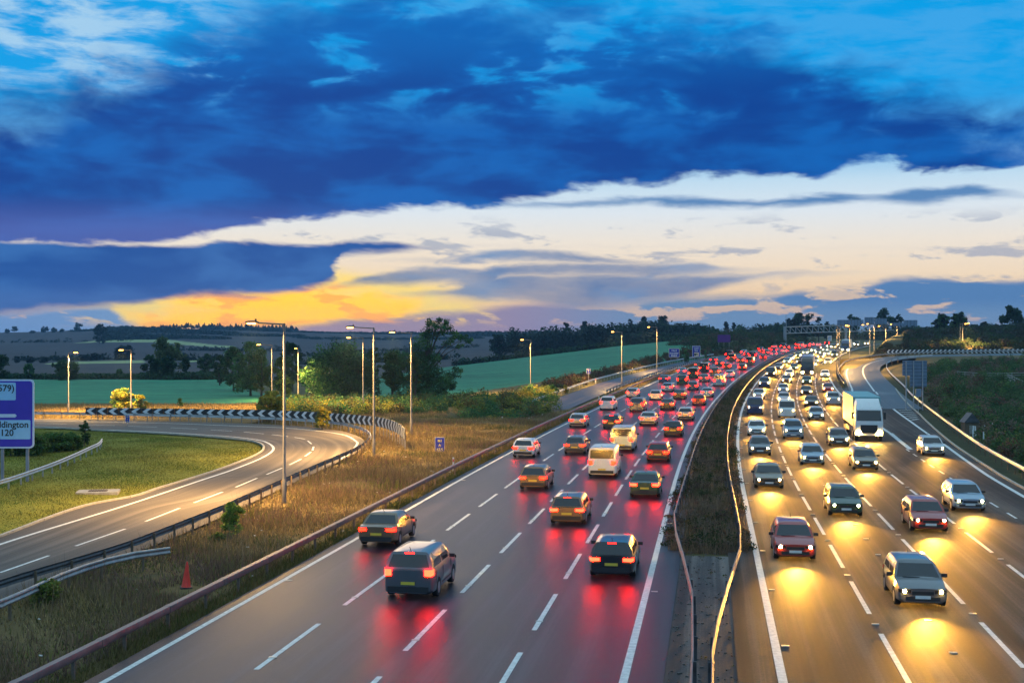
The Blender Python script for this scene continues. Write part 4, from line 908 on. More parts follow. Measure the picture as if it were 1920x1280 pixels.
def tree(px, pb, Y, pt, wpx, label, cols, n=3500, leaf=None, shape='round', z0=.2, seed=0, name='tree', clumps=None, nc=26, group=None, limbs=10, cat='tree', zbase=None):
    rng = np.random.default_rng(seed + int(px * 7)); b = at(px, pb, Y); z = gz(b.x, b.y) if zbase is None else zbase; H = at(px, pt, Y).z - z; W = wpx * Y / FPX
    H = max(H, 0.4); root = empty(name, (b.x, b.y, z)); tag(root, label, cat, group)
    if clumps is None: cl = env_clumps(H, W, rng, int(nc * 1.7), z0, shape)
    else: cl = [(*(np.array(at(qx, qy, Y)) - np.array([b.x, b.y, z]) + np.array([0, rng.uniform(-.8, .8) * qr * Y / FPX, 0])), qr * Y / FPX) for qx, qy, qr in clumps]
    cl = list(cl); extra = []
    for c in cl:
        for _ in range(3): dd = rng.normal(size=3); dd /= np.linalg.norm(dd); extra.append((c[0] + dd[0] * c[3] * 1.25, c[1] + dd[1] * c[3] * 1.25, max(.2, c[2] + dd[2] * c[3]), c[3] * rng.uniform(.25, .6)))
    lf = leaf or max(.07, min(.9, Y / 1300.0))
    obj('crown', crown_mesh('crown', cl + extra, n, lf, cols, rng), root)
    trunk_mb(H, cl, rng, max(.05, H * .022), limbs=limbs).build('trunk', MAT['bark'], root, True); return root

# --- the group of trees in the middle
tree(640, 756, 192, 641, 140, 'broad round dark green tree in the middle of the tree group', GREEN + DARK, 15000, .16, 'dome', .06, 1, nc=46)
tree(672, 757, 188, 672, 74, 'very dark low tree at the right foot of the round tree', DARK, 7000, .16, 'dome', .05, 2, nc=26)
tree(592, 750, 198, 676, 62, 'mid green low tree at the left foot of the round tree', GREEN, 6500, .16, 'dome', .05, 3, nc=26)
tree(736, 752, 192, 648, 50, 'slim upright lighter green tree right of the round dark tree', [(.055, .12, .04), (.045, .10, .035), (.07, .13, .04)], 8000, .15, 'slim', .08, 4, nc=30)
tree(803, 754, 190, 598, 150, 'tall open ash tree with reaching right limbs, highest of the group', GREEN + [(.05, .10, .035)], 19000, .14, seed=5, limbs=30, clumps=[
    (770, 735, 20), (800, 735, 24), (820, 720, 22), (785, 710, 22), (760, 715, 14), (750, 690, 13), (775, 685, 18), (800, 690, 20), (815, 700, 16), (790, 665, 17), (812, 672, 12), (755, 668, 10),
    (795, 640, 15), (815, 625, 14), (830, 612, 11), (812, 608, 9), (842, 618, 9), (855, 628, 8), (868, 634, 8), (880, 640, 6), (846, 636, 7), (800, 622, 10), (780, 648, 10), (835, 645, 6), (862, 648, 6), (838, 602, 6), (824, 600, 5), (805, 603, 6),
    (838, 712, 12), (850, 703, 10), (860, 695, 7), (845, 722, 9), (830, 735, 10), (854, 690, 5)])
tree(778, 752, 186, 660, 34, 'yellow tinged small tree in front of the open ash tree', [(.14, .15, .03), (.10, .13, .03), (.07, .11, .03)], 3800, .13, 'dome', .25, 6, nc=18)
tree(470, 742, 214, 641, 66, 'rounded green tree at the left of the left tree group', GREEN, 8000, .17, 'dome', .05, 7, nc=30)
tree(490, 740, 208, 652, 40, 'tree with yellowing leaves in the left tree group', [(.12, .14, .03), (.09, .13, .03), (.06, .10, .03)], 5000, .15, 'dome', .1, 8, nc=22)
tree(528, 742, 205, 668, 50, 'bushy green tree at the right end of the left tree group', [(.05, .10, .025), (.07, .12, .03), (.04, .08, .025)], 6000, .16, 'dome', .05, 9, nc=24)
tree(438, 735, 236, 652, 56, 'dark tree behind the left end of the left tree group', DARK + GREEN[:1], 5500, .18, 'dome', .05, 10, nc=24)
tree(548, 738, 232, 640, 46, 'dark tree standing behind between the two middle tree groups', DARK, 4500, .19, 'dome', .05, 11, nc=22)
tree(700, 742, 232, 650, 30, 'thin dark tree behind the round dark tree', DARK, 3000, .19, 'dome', .08, 12, nc=18)
tree(412, 728, 262, 664, 30, 'small dark tree left of the left tree group', DARK, 2600, .2, 'dome', .05, 13, nc=16)
# --- trees in and behind the field hedges on the left
LT = [(315, 706, 330, 633, 60, 'pale yellow green tree standing high behind the field hedge', PALE, 6500, 'dome', .1), (283, 707, 305, 666, 34, 'dark rounded tree left of the pale tree', DARK, 3000, 'dome', .02), (314, 707, 300, 667, 34, 'dark rounded tree in front of the pale tree', DARK, 3200, 'dome', .02),
      (347, 705, 318, 672, 20, 'thin dark tree right of the pale tree', DARK, 1600, 'dome', .05), (384, 703, 318, 666, 34, 'dark round tree between the pale tree and left tree group', DARK + GREEN[:1], 3200, 'dome', .03), (120, 709, 292, 677, 54, 'wide dark tree behind the leftmost street lamp', DARK, 4200, 'dome', .02),
      (-2, 712, 288, 665, 42, 'dark tree at the left edge of the picture above the sign', DARK, 3600, 'dome', .02), (55, 706, 300, 683, 22, 'small green tree right of the leftmost dark tree', GREEN, 1800, 'dome', .05), (224, 704, 310, 692, 12, 'tiny tree in the hedge right of the second lamp', GREEN, 700, 'dome', .1),
      (232, 676, 640, 650, 40, 'large dark tree on the blue grey far field', FARG, 2200, 'dome', .02), (178, 676, 640, 664, 22, 'smaller far tree left of the large dark one', FARG, 900, 'dome', .05), (155, 676, 640, 666, 20, 'low far tree, second left of the large dark one', FARG, 900, 'dome', .05),
      (82, 680, 600, 670, 18, 'low far tree in the distant hedge near the left edge', FARG, 800, 'dome', .05), (56, 680, 600, 670, 14, 'small far tree left in the distant hedge', FARG, 700, 'dome', .05), (32, 680, 600, 669, 12, 'leftmost small far tree in the distant hedge', FARG, 700, 'dome', .05),
      (187, 641, 1100, 607, 28, 'tall dark tree at the left end of the far wood', FARG, 1500, 'dome', .05), (85, 626, 1650, 613, 16, 'left of two round skyline trees on the far ridge', FARG, 600, 'dome', .1), (101, 626, 1650, 614.5, 12, 'right of two round skyline trees on the far ridge', FARG, 500, 'dome', .1),
      (27, 626, 1700, 612.5, 13, 'lone round tree on the skyline near the left edge', FARG, 500, 'dome', .35), (13, 626, 1700, 617, 9, 'low bushy tree left of the lone skyline tree', FARG, 400, 'dome', .05), (116, 626, 1650, 617, 9, 'small bush right of the pair of round skyline trees', FARG, 400, 'dome', .05), (147, 626, 1650, 606.5, 19, 'airy skyline tree left of the far wood', FARG, 600, 'dome', .15), (61, 626, 1650, 620, 10, 'low skyline bush left of the pair of round trees', FARG, 300, 'dome', .05),
      (933, 657, 560, 628, 38, 'round dark tree left of the hill field hedge', FARG + DARK[:1], 2600, 'dome', .05), (969, 655, 560, 637, 16, 'small dark tree right of the round one on the hill hedge', FARG, 900, 'dome', .05)]
for px, pb, Y, pt, w, lab, cols, n, sh, z0 in LT: tree(px, pb, Y, pt, w, lab, cols, n, None, sh, z0, 20, nc=18, limbs=6)
RT = [(1061, 628, 720, 603, 14, 'thin skyline tree, first left of the wood behind the hill field', FARG, 900, 'dome', .4), (1095, 630, 720, 602, 18, 'skyline tree standing above the left part of the wood', FARG, 1100, 'dome', .4), (1208, 620, 700, 592.5, 14, 'taller of the skyline trees left of the second verge lamp', FARG, 900, 'dome', .45), (1243, 618, 690, 591.5, 24, 'wide topped skyline tree above the wood', FARG, 1100, 'dome', .5), (1182, 622, 700, 597, 10, 'slim skyline tree above the middle of the wood', FARG, 500, 'dome', .4),
      (1361, 632, 720, 603, 11, 'lone small tree on the skyline gap above the purple board', FARG, 600, 'dome', .45), (1376, 632, 720, 604.5, 8, 'thin bare topped tree right of the lone skyline tree', FARG, 300, 'dome', .4), (1507, 640, 600, 587.5, 44, 'wide tree behind the left half of the gantry truss', FARG + DARK, 3000, 'dome', .1), (1482, 640, 600, 597, 20, 'darker small tree left of the wide tree behind the truss', FARG, 1200, 'dome', .1), (1535, 640, 600, 594, 14, 'spiky thin tree right of the wide tree behind the truss', FARG, 500, 'dome', .2),
      (1551, 640, 600, 602, 12, 'small round tree left of the gantry sign boards', FARG, 600, 'dome', .1), (1599, 620, 640, 588.5, 30, 'dark tree behind the left gantry sign boards', DARK, 1800, 'dome', .2), (1657, 622, 640, 582, 40, 'tallest dark tree behind the gantry sign boards', DARK, 2800, 'dome', .1), (1683, 622, 640, 587.5, 26, 'green tree behind the right gantry sign boards', FARG + DARK, 1800, 'dome', .1),
      (1766, 622, 440, 590, 34, 'green tree on the bank left of the right lamp pair', GREEN + FARG, 3200, 'dome', .1), (1797, 622, 440, 588.5, 34, 'green tree on the bank behind the right lamp pair', GREEN + FARG, 3200, 'dome', .1), (1898, 620, 430, 575, 46, 'big dark spreading oak at the right edge', DARK, 5000, 'dome', .2), (1845, 622, 440, 604, 14, 'small tree between the lamp pair and the big oak', FARG, 900, 'dome', .1), (1935, 622, 430, 598, 30, 'smaller tree at the foot of the big oak', DARK, 1500, 'dome', .1)]
for px, pb, Y, pt, w, lab, cols, n, sh, z0 in RT: tree(px, pb, Y, pt, w, lab, cols, n, None, sh, z0, 40, nc=18, limbs=8)

# --- bushes
BG = 'bushes beside the roads'
BU = [(228, 775, 166, 726, 44, 'wide yellow bush behind the left chevron board', YEL[2:] + GREEN[2:3], 6500, .12), (262, 776, 164, 741, 26, 'smaller yellow bush right of the wide one', YEL[2:] + GREEN[2:3], 2600, .12), (509, 784, 146, 733, 54, 'big yellow green bush in front of the chevron board', YEL, 8000, .11), (604, 791, 133, 765, 32, 'low yellow green bush in front of the curving chevrons', YEL, 4000, .10),
      (557, 764, 178, 737, 14, 'small pointed light green bush behind the chevron board', [(.10, .16, .035), (.08, .13, .03)], 1500, .11), (337, 767, 176, 747, 11, 'small lone bush at the field edge behind the chevrons', GREEN, 700, .11), (277, 767, 176, 755, 9, 'tiny bush right of the wide yellow bush', YEL, 500, .1), (437, 1010, 62.5, 938, 46, 'leafy green bush in the dry verge beside the dark barrier', [(.22, .32, .05), (.28, .36, .06), (.17, .26, .045)], 3000, .06),
      (408, 1020, 60.5, 1000, 34, 'low green plant at the foot of the leafy verge bush', [(.18, .22, .05), (.22, .23, .05)], 1600, .06), (82, 1165, 46.5, 1090, 62, 'straggly green bush in front of the barrier at lower left', [(.20, .22, .04), (.15, .20, .035), (.25, .24, .05)], 2600, .055), (158, 836, 113, 786, 22, 'upright leafy sapling at the end of the silver barrier', [(.05, .10, .025), (.07, .12, .03)], 1800, .08),
      (880, 682, 330, 640, 0, '', GREEN, 0, 0)]
for q in BU[:-1]: px, pb, Y, pt, w, lab, cols, n, lf = q; tree(px, pb, Y, pt, w, lab, cols, n, lf, 'dome', .03, 60, name='bush', nc=22, group=BG, limbs=8, cat='bush')
for i, (px, pb, Y, pt, w, lab) in enumerate(((20, 858, 104, 818, 60, 'green bush behind the big blue sign at the left edge'), (62, 858, 104, 815, 56, 'green bush just right of the big blue sign'), (100, 852, 107, 812, 56, 'green bush in the middle of the row by the silver barrier'), (132, 846, 109, 815, 46, 'green bush near the right end of the row by the silver barrier'))):
    tree(px, pb, Y, pt, w, lab, [(.07, .15, .035), (.10, .18, .04), (.14, .19, .04), (.05, .11, .03)], 5200, .09, 'dome', .02, 70 + i, name='bush', nc=24, group='bushes inside the silver barrier', limbs=6, cat='bush')
for i, (px, pb, Y, pt, w, lab) in enumerate(((1287, 678, 335, 655, 14, 'dark conical bush between the hard shoulder sign and the camera sign'), (1324, 672, 345, 654, 6, 'thin dark bush right of the camera sign'), (1036, 745, 208, 722, 26, 'dark bush on the barrier right of the lone lamp'), (995, 747, 203, 722, 34, 'dark bush at the foot of the lone hedge lamp'), (1060, 733, 214, 722, 9, 'little bright bush at the start of the slip road'))):
    tree(px, pb, Y, pt, w, lab, GREEN if i != 4 else YEL, 1800, .13, 'dome', .02, 80 + i, name='bush', nc=16, group='small bushes along the joining slip road', limbs=4, cat='bush')

# ------------------------------------------------------------------ masses nobody could count
def scrub_mass(name, label, cat, pts, cols, seed, n_per=160, leaf=.16, flat_=.75, kind='stuff'):
    """pts: (x, y, radius, height) mounds; one joined foliage mesh"""
    rng = np.random.default_rng(seed); V, F, T = [], [], []; b = 0; pts = np.array(pts); zz = ground_h(pts[:, 0], pts[:, 1]); cols = np.array(cols)
    for (x, y, r, h), z in zip(pts, zz):
        m = max(12, int(n_per * min(2.5, (r / (leaf * 6)) ** 1.3))); d = rng.normal(size=(m, 3)); d[:, 2] = np.abs(d[:, 2]); d /= np.linalg.norm(d, axis=1)[:, None]
        rr = (0.45 + 0.6 * rng.random(m))[:, None]; c = np.array([x, y, z]) + d * rr * np.array([r, r, h]); col = cols[rng.integers(0, len(cols))]
        t = col * (.6 + .8 * rng.random(m))[:, None] * (.88 + .24 * rng.random((m, 3))); v, f = quads_at(c, leaf * (.6 + .9 * rng.random(m)), rng); V.append(v); F.append(f + b); T.append(np.repeat(t, 4, 0)); b += len(v)
    o = obj(name, mesh_np(name, np.vstack(V), np.vstack(F), [MAT['leaf']], attrs={'tint': np.vstack(T)})); return tag(o, label, cat, kind=kind)
def belt(spec, seed, per=1.0):
    """spec: list of (px0, px1, Y, base py, top py0, top py1, radius m) -> mounds along a tree belt"""
    rng = np.random.default_rng(seed); out = []
    for px0, px1, Y, t0, t1, r, n in spec:
        for i in range(n):
            t = rng.random(); px = px0 + (px1 - px0) * t; y = Y * rng.uniform(.985, 1.03); x = (px - 960) / FPX * y; z = gz(x, y); top = at(px, t0 + (t1 - t0) * t, y).z
            out.append((x, y, r * rng.uniform(.6, 1.3), max(1.2, (top - z) * rng.uniform(.72, 1.05))))
    return out
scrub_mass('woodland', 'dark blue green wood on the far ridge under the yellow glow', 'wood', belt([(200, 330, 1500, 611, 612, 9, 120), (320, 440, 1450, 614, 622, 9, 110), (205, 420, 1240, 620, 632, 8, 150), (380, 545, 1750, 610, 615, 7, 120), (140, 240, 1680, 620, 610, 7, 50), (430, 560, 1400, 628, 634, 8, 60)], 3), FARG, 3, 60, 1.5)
rng_ = np.random.default_rng(8); con = []
V, F, T, b0 = [], [], [], 0
for i in range(90):
    px = rng_.uniform(300, 560); Y = 1800.; x = (px - 960) / FPX * Y; z = gz(x, Y); top = at(px, rng_.uniform(604.5, 612) + max(0, (px - 420) * .035), Y).z; H = top - z
    for j in range(5):
        a = rng_.random(14) * 6.283; zz = z + H * (.35 + .13 * j); rr = 3.0 * (1 - j / 5.2); c = np.stack([x + np.cos(a) * rr * rng_.random(14), Y + np.sin(a) * rr, zz + rng_.uniform(-.5, 1.4, 14)], -1); v, f = quads_at(c, np.full(14, 1.3 - .14 * j), rng_); V.append(v); F.append(f + b0); b0 += len(v); T.append(np.tile(np.array(FARG[0]), (len(v), 1)))
tag(obj('conifer_belt', mesh_np('conifer_belt', np.vstack(V), np.vstack(F), [MAT['leaf']], attrs={'tint': np.vstack(T)})), 'spiky conifer belt along the far skyline below the glow', 'wood', kind='stuff')
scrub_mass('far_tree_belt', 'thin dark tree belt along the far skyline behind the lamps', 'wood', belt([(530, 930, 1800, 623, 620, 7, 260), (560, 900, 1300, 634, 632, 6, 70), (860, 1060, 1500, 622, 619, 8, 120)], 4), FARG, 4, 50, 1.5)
scrub_mass('hill_wood', 'dark wood along the top of the green hill field', 'wood', belt([(960, 1120, 640, 617, 610, 5.5, 130), (1100, 1240, 620, 608, 602, 5.5, 150), (1220, 1330, 600, 601, 610, 5.5, 110), (1300, 1345, 590, 606, 618, 4.5, 35), (1150, 1330, 560, 622, 622, 3.5, 60)], 5), FARG + DARK[:1], 5, 110, .75)
scrub_mass('far_hedge', 'dark hedge along the far edge of the near green field', 'hedge', belt([(-120, 270, 303, 700, 700, 2.0, 150), (262, 440, 301, 697, 696, 2.2, 90), (850, 1345, 445, 679, 632, 2.2, 0)], 6), DARK, 6, 90, .3)
_h = []
for t in np.linspace(0, 1, 190): px, py, Y = np.interp(t, [0, .28, .62, 1], [852, 1000, 1165, 1345]), 0, np.interp(t, [0, .28, .62, 1], [424, 443, 474, 525]); y = Y + rng_.uniform(-2, 2); _h.append(((px - 960) / FPX * y, y, rng_.uniform(1.3, 2.6), rng_.uniform(1.3, 2.6)))
scrub_mass('field_hedge', 'dark hedge line along the top edge of the green hill field', 'hedge', _h, DARK + FARG, 7, 80, .4)
_h = []
for px0, px1, Y in ((-200, 300, 655), (330, 470, 600), (560, 860, 520), (640, 900, 900), (-300, 260, 1180), (300, 560, 900), (560, 800, 700)):
    for i in range(60): px = rng_.uniform(px0, px1); y = Y * rng_.uniform(.995, 1.005); _h.append(((px - 960) / FPX * y, y, rng_.uniform(1.5, 4), rng_.uniform(1.2, 4.0)))
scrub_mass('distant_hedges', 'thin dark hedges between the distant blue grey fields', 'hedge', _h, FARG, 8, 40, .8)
# roadside scrub behind the chevrons up to the slip road
_h = []
for i in range(330):
    px = rng_.uniform(540, 1040); py = np.interp(px, [540, 700, 850, 960, 1040], [760, 757, 752, 750, 742]) + rng_.uniform(0, 22); Y = (CAM_H) * FPX / (py - HOR); x = (px - 960) / FPX * Y
    _h.append((x, Y, rng_.uniform(.7, 1.6), rng_.uniform(.7, 2.0)))
scrub_mass('roadside_scrub', 'mixed green and ochre scrub behind the chevron board and verge', 'scrub', _h, GREEN + YEL[2:] + [(.10, .10, .03), (.13, .11, .035)], 9, 150, .13)
_h = []
for i in range(260):
    Y = rng_.uniform(212, 385); o = float(ON_L(Y)) - rng_.uniform(2.2, 6.5); p = PM(o, Y); _h.append((p[0], p[1], rng_.uniform(.6, 1.5), rng_.uniform(.6, 1.7)))
scrub_mass('slip_scrub', 'reddish brown and green scrub above the joining slip road', 'scrub', _h, [(.10, .055, .035), (.12, .07, .04), (.07, .06, .03), (.05, .07, .03)], 10, 130, .16)
_h = []
for i in range(420):
    Y = rng_.uniform(385, 600); o = -rng_.uniform(21.5, 46 if Y > 420 else 34); p = PM(o, Y); _h.append((p[0], p[1], rng_.uniform(1, 2.6), rng_.uniform(1.2, 3.4)))
scrub_mass('far_bank_scrub', 'green and brown scrub on the bank left of the far motorway bend', 'scrub', _h, [(.045, .07, .025), (.06, .08, .03), (.09, .06, .04), (.035, .055, .025)], 11, 110, .25)
_h = []
for px0, px1, Y, t0, t1, r, n in ((1380, 1480, 640, 608, 604, 4, 70), (1440, 1580, 690, 609, 607, 4, 90), (1690, 1900, 520, 612, 608, 4, 110), (1580, 1720, 700, 612, 612, 4, 60)): _h += belt([(px0, px1, Y, t0, t1, r, n)], 12)
scrub_mass('skyline_wood', 'dark trees along the skyline behind the gantry', 'wood', _h, FARG + DARK, 12, 90, .6)
# right bank: thick scrub between the slip road's barrier and the far loop
_h = []
while len(_h) < 760:
    px = rng_.uniform(1660, 2020); py = rng_.uniform(672, 900); Y = np.interp(py, [668, 690, 735, 780, 830, 900], [270, 240, 185, 155, 118, 88]) * rng_.uniform(.96, 1.04); x = (px - 960) / FPX * Y; o, _ = offset_of(np.array([x]), np.array([Y]))
    lim = np.interp(Y, [78, 114, 158, 195, 222, 262], [20.6, 22.2, 24.6, 26.2, 27.2, 30])
    if o[0] < lim: continue
    _h.append((x, Y, rng_.uniform(.6, 1.9), rng_.uniform(.6, 2.2)))
scrub_mass('bank_scrub', 'thick dark green and brown scrub on the right bank behind the tan barrier', 'scrub', _h, [(.045, .10, .035), (.06, .12, .04), (.08, .14, .045), (.14, .08, .05), (.17, .125, .085), (.07, .11, .04), (.10, .17, .045)], 13, 190, .13)
_h = []
for i in range(620):
    px = rng_.uniform(1700, 2040); Y = rng_.uniform(312, 425); x = (px - 960) / FPX * Y; _h.append((x, Y, rng_.uniform(.8, 2.2), rng_.uniform(.8, 2.4)))
scrub_mass('upper_bank_scrub', 'dark scrub on the hill behind the right chevron board', 'scrub', _h, [(.030, .050, .024), (.038, .060, .026), (.060, .060, .045), (.05, .045, .03), (.045, .075, .025)], 14, 130, .24)
_h = []
for i in range(150):
    px = rng_.uniform(1585, 1800); Y = rng_.uniform(306, 335); x = (px - 960) / FPX * Y; o, _ = offset_of(np.array([x]), np.array([Y]))
    if o[0] < 16: continue
    _h.append((x, Y, rng_.uniform(.5, 1.2), rng_.uniform(.4, 1.1)))
scrub_mass('gore_scrub', 'low russet bushes between the motorway and the right slip road', 'scrub', _h, [(.12, .07, .035), (.10, .08, .035), (.06, .065, .025)], 15, 110, .16)
# central reservation growth
_h = []
for i in range(560):
    Y = 57.5 + (230 - 57) * rng_.random() ** 1.4; o = rng_.uniform(float(med_l(Y)) - .55, -.25); p = PM(o, Y); _h.append((p[0], p[1], rng_.uniform(.22, .50), rng_.uniform(.25, .75)))
scrub_mass('reservation_weeds', 'dark weeds and shrubs filling the central reservation between the barriers', 'weeds', _h, [(.030, .050, .015), (.045, .065, .018), (.085, .075, .025), (.11, .07, .05), (.16, .12, .09)], 16, 110, .06)

simple('gravel_stone', (.13, .11, .10), .9, 0, .3)
# weeds and rubble along the bare end of the central reservation
_h = []
for i in range(46):
    Y = rng_.uniform(30, 56); o = rng_.choice([rng_.uniform(-3.25, -2.75), rng_.uniform(-1.7, -1.3), rng_.uniform(-2.5, -1.9)]); p = PM(o, Y); _h.append((p[0], p[1], rng_.uniform(.06, .22), rng_.uniform(.05, .22)))
scrub_mass('reservation_tufts', 'scattered small weed tufts on the bare end of the central reservation', 'weeds', _h, [(.08, .10, .03), (.13, .11, .04), (.10, .07, .04)], 17, 40, .035)
_g = MB()
for i in range(260):
    Y = rng_.uniform(30, 58); p = PM(rng_.uniform(-3.25, -1.3), Y); s_ = rng_.uniform(.02, .09); _g.box((p[0], p[1], p[2] - .005), (s_, s_ * rng_.uniform(.5, 1), s_ * .6), rng_.uniform(0, 3))
tag(_g.build('rubble', MAT['gravel_stone']), 'small stones and rubble on the bare central reservation', 'rubble', kind='stuff')

# ---- grass, by the blade
def blades(name, label, cat, xy, h, w, cols, seed, lean=.35):
    rng = np.random.default_rng(seed); n = len(xy); z = ground_h(xy[:, 0], xy[:, 1]); base = np.column_stack([xy, z - .02]); a = rng.random(n) * 6.283; hh = (h[0] + (h[1] - h[0]) * rng.random(n) ** 1.6) * (1 + .38 * np.sin(xy[:, 0] * .71 + np.sin(xy[:, 1] * .4)) * np.sin(xy[:, 1] * .53 + 1.1))
    d = np.stack([np.cos(a), np.sin(a), 0 * a], -1); ww = (w * (.6 + .8 * rng.random(n)))[:, None]; ln = rng.normal(size=(n, 2)) * lean * hh[:, None]
    tip = base + np.column_stack([ln, hh]); v = np.stack([base - d * ww, base + d * ww, tip], 1).reshape(-1, 3); f = np.arange(3 * n).reshape(n, 3)
    cols = np.array(cols); pn = np.sin(xy[:, 0] * .35 + 1.7 * np.sin(xy[:, 1] * .13)) + np.sin(xy[:, 1] * .41 + xy[:, 0] * .11); ci = np.clip(((pn + 2) / 4 * len(cols) + rng.normal(size=n) * .8).astype(int), 0, len(cols) - 1)
    t = cols[ci] * (.6 + .8 * rng.random(n))[:, None]
    return tag(obj(name, mesh_np(name, v, f, [MAT['grass_blade']], attrs={'tint': np.repeat(t, 3, 0)})), label, cat, kind='stuff')
DRY = [(.32, .225, .09), (.28, .18, .075), (.36, .265, .12), (.22, .17, .06), (.18, .125, .07), (.25, .15, .09), (.17, .17, .05)]
CONE = tuple(flat(349, 1096))
def sample_verge(n, y0, y1, rng, pw=1.0):
    out = []
    while sum(map(len, out)) < n:
        Y = y0 + (y1 - y0) * rng.random(60000) ** pw; o = -20.05 - rng.random(60000) ** 1.1 * 34; p = PM(o, Y); keep = ~inpoly(p[:, 0], p[:, 1], LOOP_PAVE) & ~inpoly(p[:, 0], p[:, 1], ISLAND) & (p[:, 1] < 165) & (np.hypot(p[:, 0] - CONE[0], p[:, 1] - CONE[1] + .5) > .9) & (np.sin(p[:, 0] * .9 + 2 * np.sin(p[:, 1] * .31)) + np.sin(p[:, 1] * .57 + 1.3 * np.sin(p[:, 0] * .43)) + rng.normal(size=60000) * .8 > -1.0) & (np.abs(p[:, 0]) < p[:, 1] * .5 + 12)
        out.append(p[keep, :2])
    return np.vstack(out)[:n]
rg = np.random.default_rng(21)
blades('verge_grass', 'tall dry brown grass and weeds on the verge between the barriers', 'grass', sample_verge(150000, 26, 165, rg, 1.5), (.10, .48), .022, [(.10, .12, .03)] + DRY + [(.14, .085, .06), (.20, .13, .10), (.12, .13, .035)], 22)
_yy = 57 + 190 * rg.random(26000) ** 1.5; _p = PM(np.interp(rg.random(26000), [0, 1], [-3.9, -.35]), _yy)[:, :2]; blades('reservation_grass', 'dry brown stalks standing among the weeds of the central reservation', 'grass', _p, (.2, .85), .016, [(.20, .14, .09), (.26, .19, .12), (.15, .11, .06), (.10, .10, .04)], 30, .2)
blades('verge_undergrowth', 'low green undergrowth among the dry verge grass', 'grass', sample_verge(60000, 26, 150, rg, 1.3), (.08, .28), .03, [(.12, .10, .04), (.10, .11, .03), (.14, .09, .07)], 23)
_yy = 24 + 190 * rg.random(30000) ** 1.5; _p = PM(-19.3 - .9 * rg.random(30000), _yy)[:, :2]; blades('barrier_foot_grass', 'green weeds growing under the brown beam barrier', 'grass', _p, (.10, .38), .022, [(.09, .10, .025), (.13, .12, .03), (.17, .13, .05)], 24)
bx = np.array(ISLAND); xy = np.column_stack([rg.uniform(bx[:, 0].min(), bx[:, 0].max(), 700000), rg.uniform(40, bx[:, 1].max(), 700000)]); xy = xy[inpoly(xy[:, 0], xy[:, 1], ISLAND) & (xy[:, 0] > -xy[:, 1] * .46 - 6)][:210000]
blades('island_grass', 'short yellow green mown grass on the loop island', 'grass', xy, (.05, .15), .022, [(.14, .17, .025), (.18, .19, .03), (.21, .19, .04), (.16, .155, .035), (.11, .16, .025)], 25, .6)
# field edge, slip verge and merge nose grass
_yy = rg.uniform(205, 335, 26000); _o = ON_R(_yy) + .8 + rg.random(26000) * np.maximum(.3, (-20.2 - ON_R(_yy) - .8)); _p = PM(_o, _yy)[:, :2]; blades('slip_verge_grass', 'tawny grass between the joining slip road and the motorway barrier', 'grass', _p, (.15, .55), .045, DRY[:4], 26)
_t = rg.random(22000); _sl2 = resample(SLIP_L, n=90); _i = (22 + _t * 66).astype(int); _p = _sl2[_i][:, :2] + np.column_stack([rg.uniform(-3.5, -.4, 22000), rg.uniform(.4, 5.5, 22000)]); _oo, _ = offset_of(_p[:, 0], _p[:, 1]); _p = _p[_oo > 14.9]; blades('merge_nose_grass', 'golden grass round the right slip road below the chevrons', 'grass', _p, (.15, .6), .05, [(.24, .16, .05), (.28, .20, .06), (.16, .13, .04)], 27)
_p = sample_verge(9000, 30, 120, rg, 1.2); blades('verge_seed_heads', 'sparse taller pale seed stalks over the dry verge', 'grass', _p, (.7, 1.35), .010, [(.26, .19, .11), (.20, .14, .09), (.14, .09, .06)], 28, .18)
_t = rg.random(40000); _p = at(0, 777, 1); px = rg.uniform(-60, 560, 40000); py = rg.uniform(757, 783, 40000); Yv = CAM_H * FPX / (py - HOR); _p = np.column_stack([(px - 960) / FPX * Yv, Yv]); _p = _p[~inpoly(_p[:, 0], _p[:, 1], LOOP_PAVE)]; blades('field_edge_grass', 'ochre grass strip between the far barrier and the green field', 'grass', _p, (.12, .5), .04, DRY[:4], 29)
# litter scraps on the verge and island
lt = MB()
for q in sample_verge(70, 30, 110, rg):
    lt.box((q[0], q[1], gz(q[0], q[1]) + .12), (rg.uniform(.05, .16), rg.uniform(.04, .10), .03), rg.uniform(0, 3))
tag(lt.build('litter', MAT['litter']), 'pale scraps of litter scattered in the verge grass', 'litter', kind='stuff')

# ------------------------------------------------------------------ traffic, lamps lit, at rest in its lanes
def paint(name, col, metal=0.35, rough=0.32): return simple('paint_' + name, col, rough, metal, 0.05, 3.0, 0, coat=0.6)
COLS = {'silver': (.46, .47, .49), 'white': (.72, .72, .70), 'black': (.015, .015, .017), 'dark blue': (.02, .045, .13), 'red': (.36, .025, .02), 'grey': (.13, .135, .145), 'pale blue': (.26, .36, .46), 'dark green': (.02, .06, .04), 'bronze': (.20, .13, .07)}
for k_, c_ in COLS.items(): paint(k_, c_, 0.0 if k_ in ('white', 'red', 'black') else .4)
simple('glass_dark', (.012, .014, .018), 0.08, 0, 0, spec=0.8)
simple('lens_amber', (.45, .12, .03), .25, 0, .05)
simple('tyre', (.018, .018, .018), .85, 0, .2)
simple('rim', (.42, .42, .44), .35, .8, .1)
simple('trim_black', (.022, .022, .024), .6, 0, .15)
simple('plate_yellow', (.75, .55, .06), .5, 0, .04); simple('plate_white', (.75, .75, .72), .5, 0, .04)
simple('trailer_white', (.62, .63, .62), .5, 0, .08, 1.0); simple('trailer_teal', (.16, .36, .38), .5, 0, .1, 1.0); simple('curtain_blue', (.06, .12, .30), .55, 0, .15, .8); simple('chassis', (.05, .04, .04), .7, 0, .2)
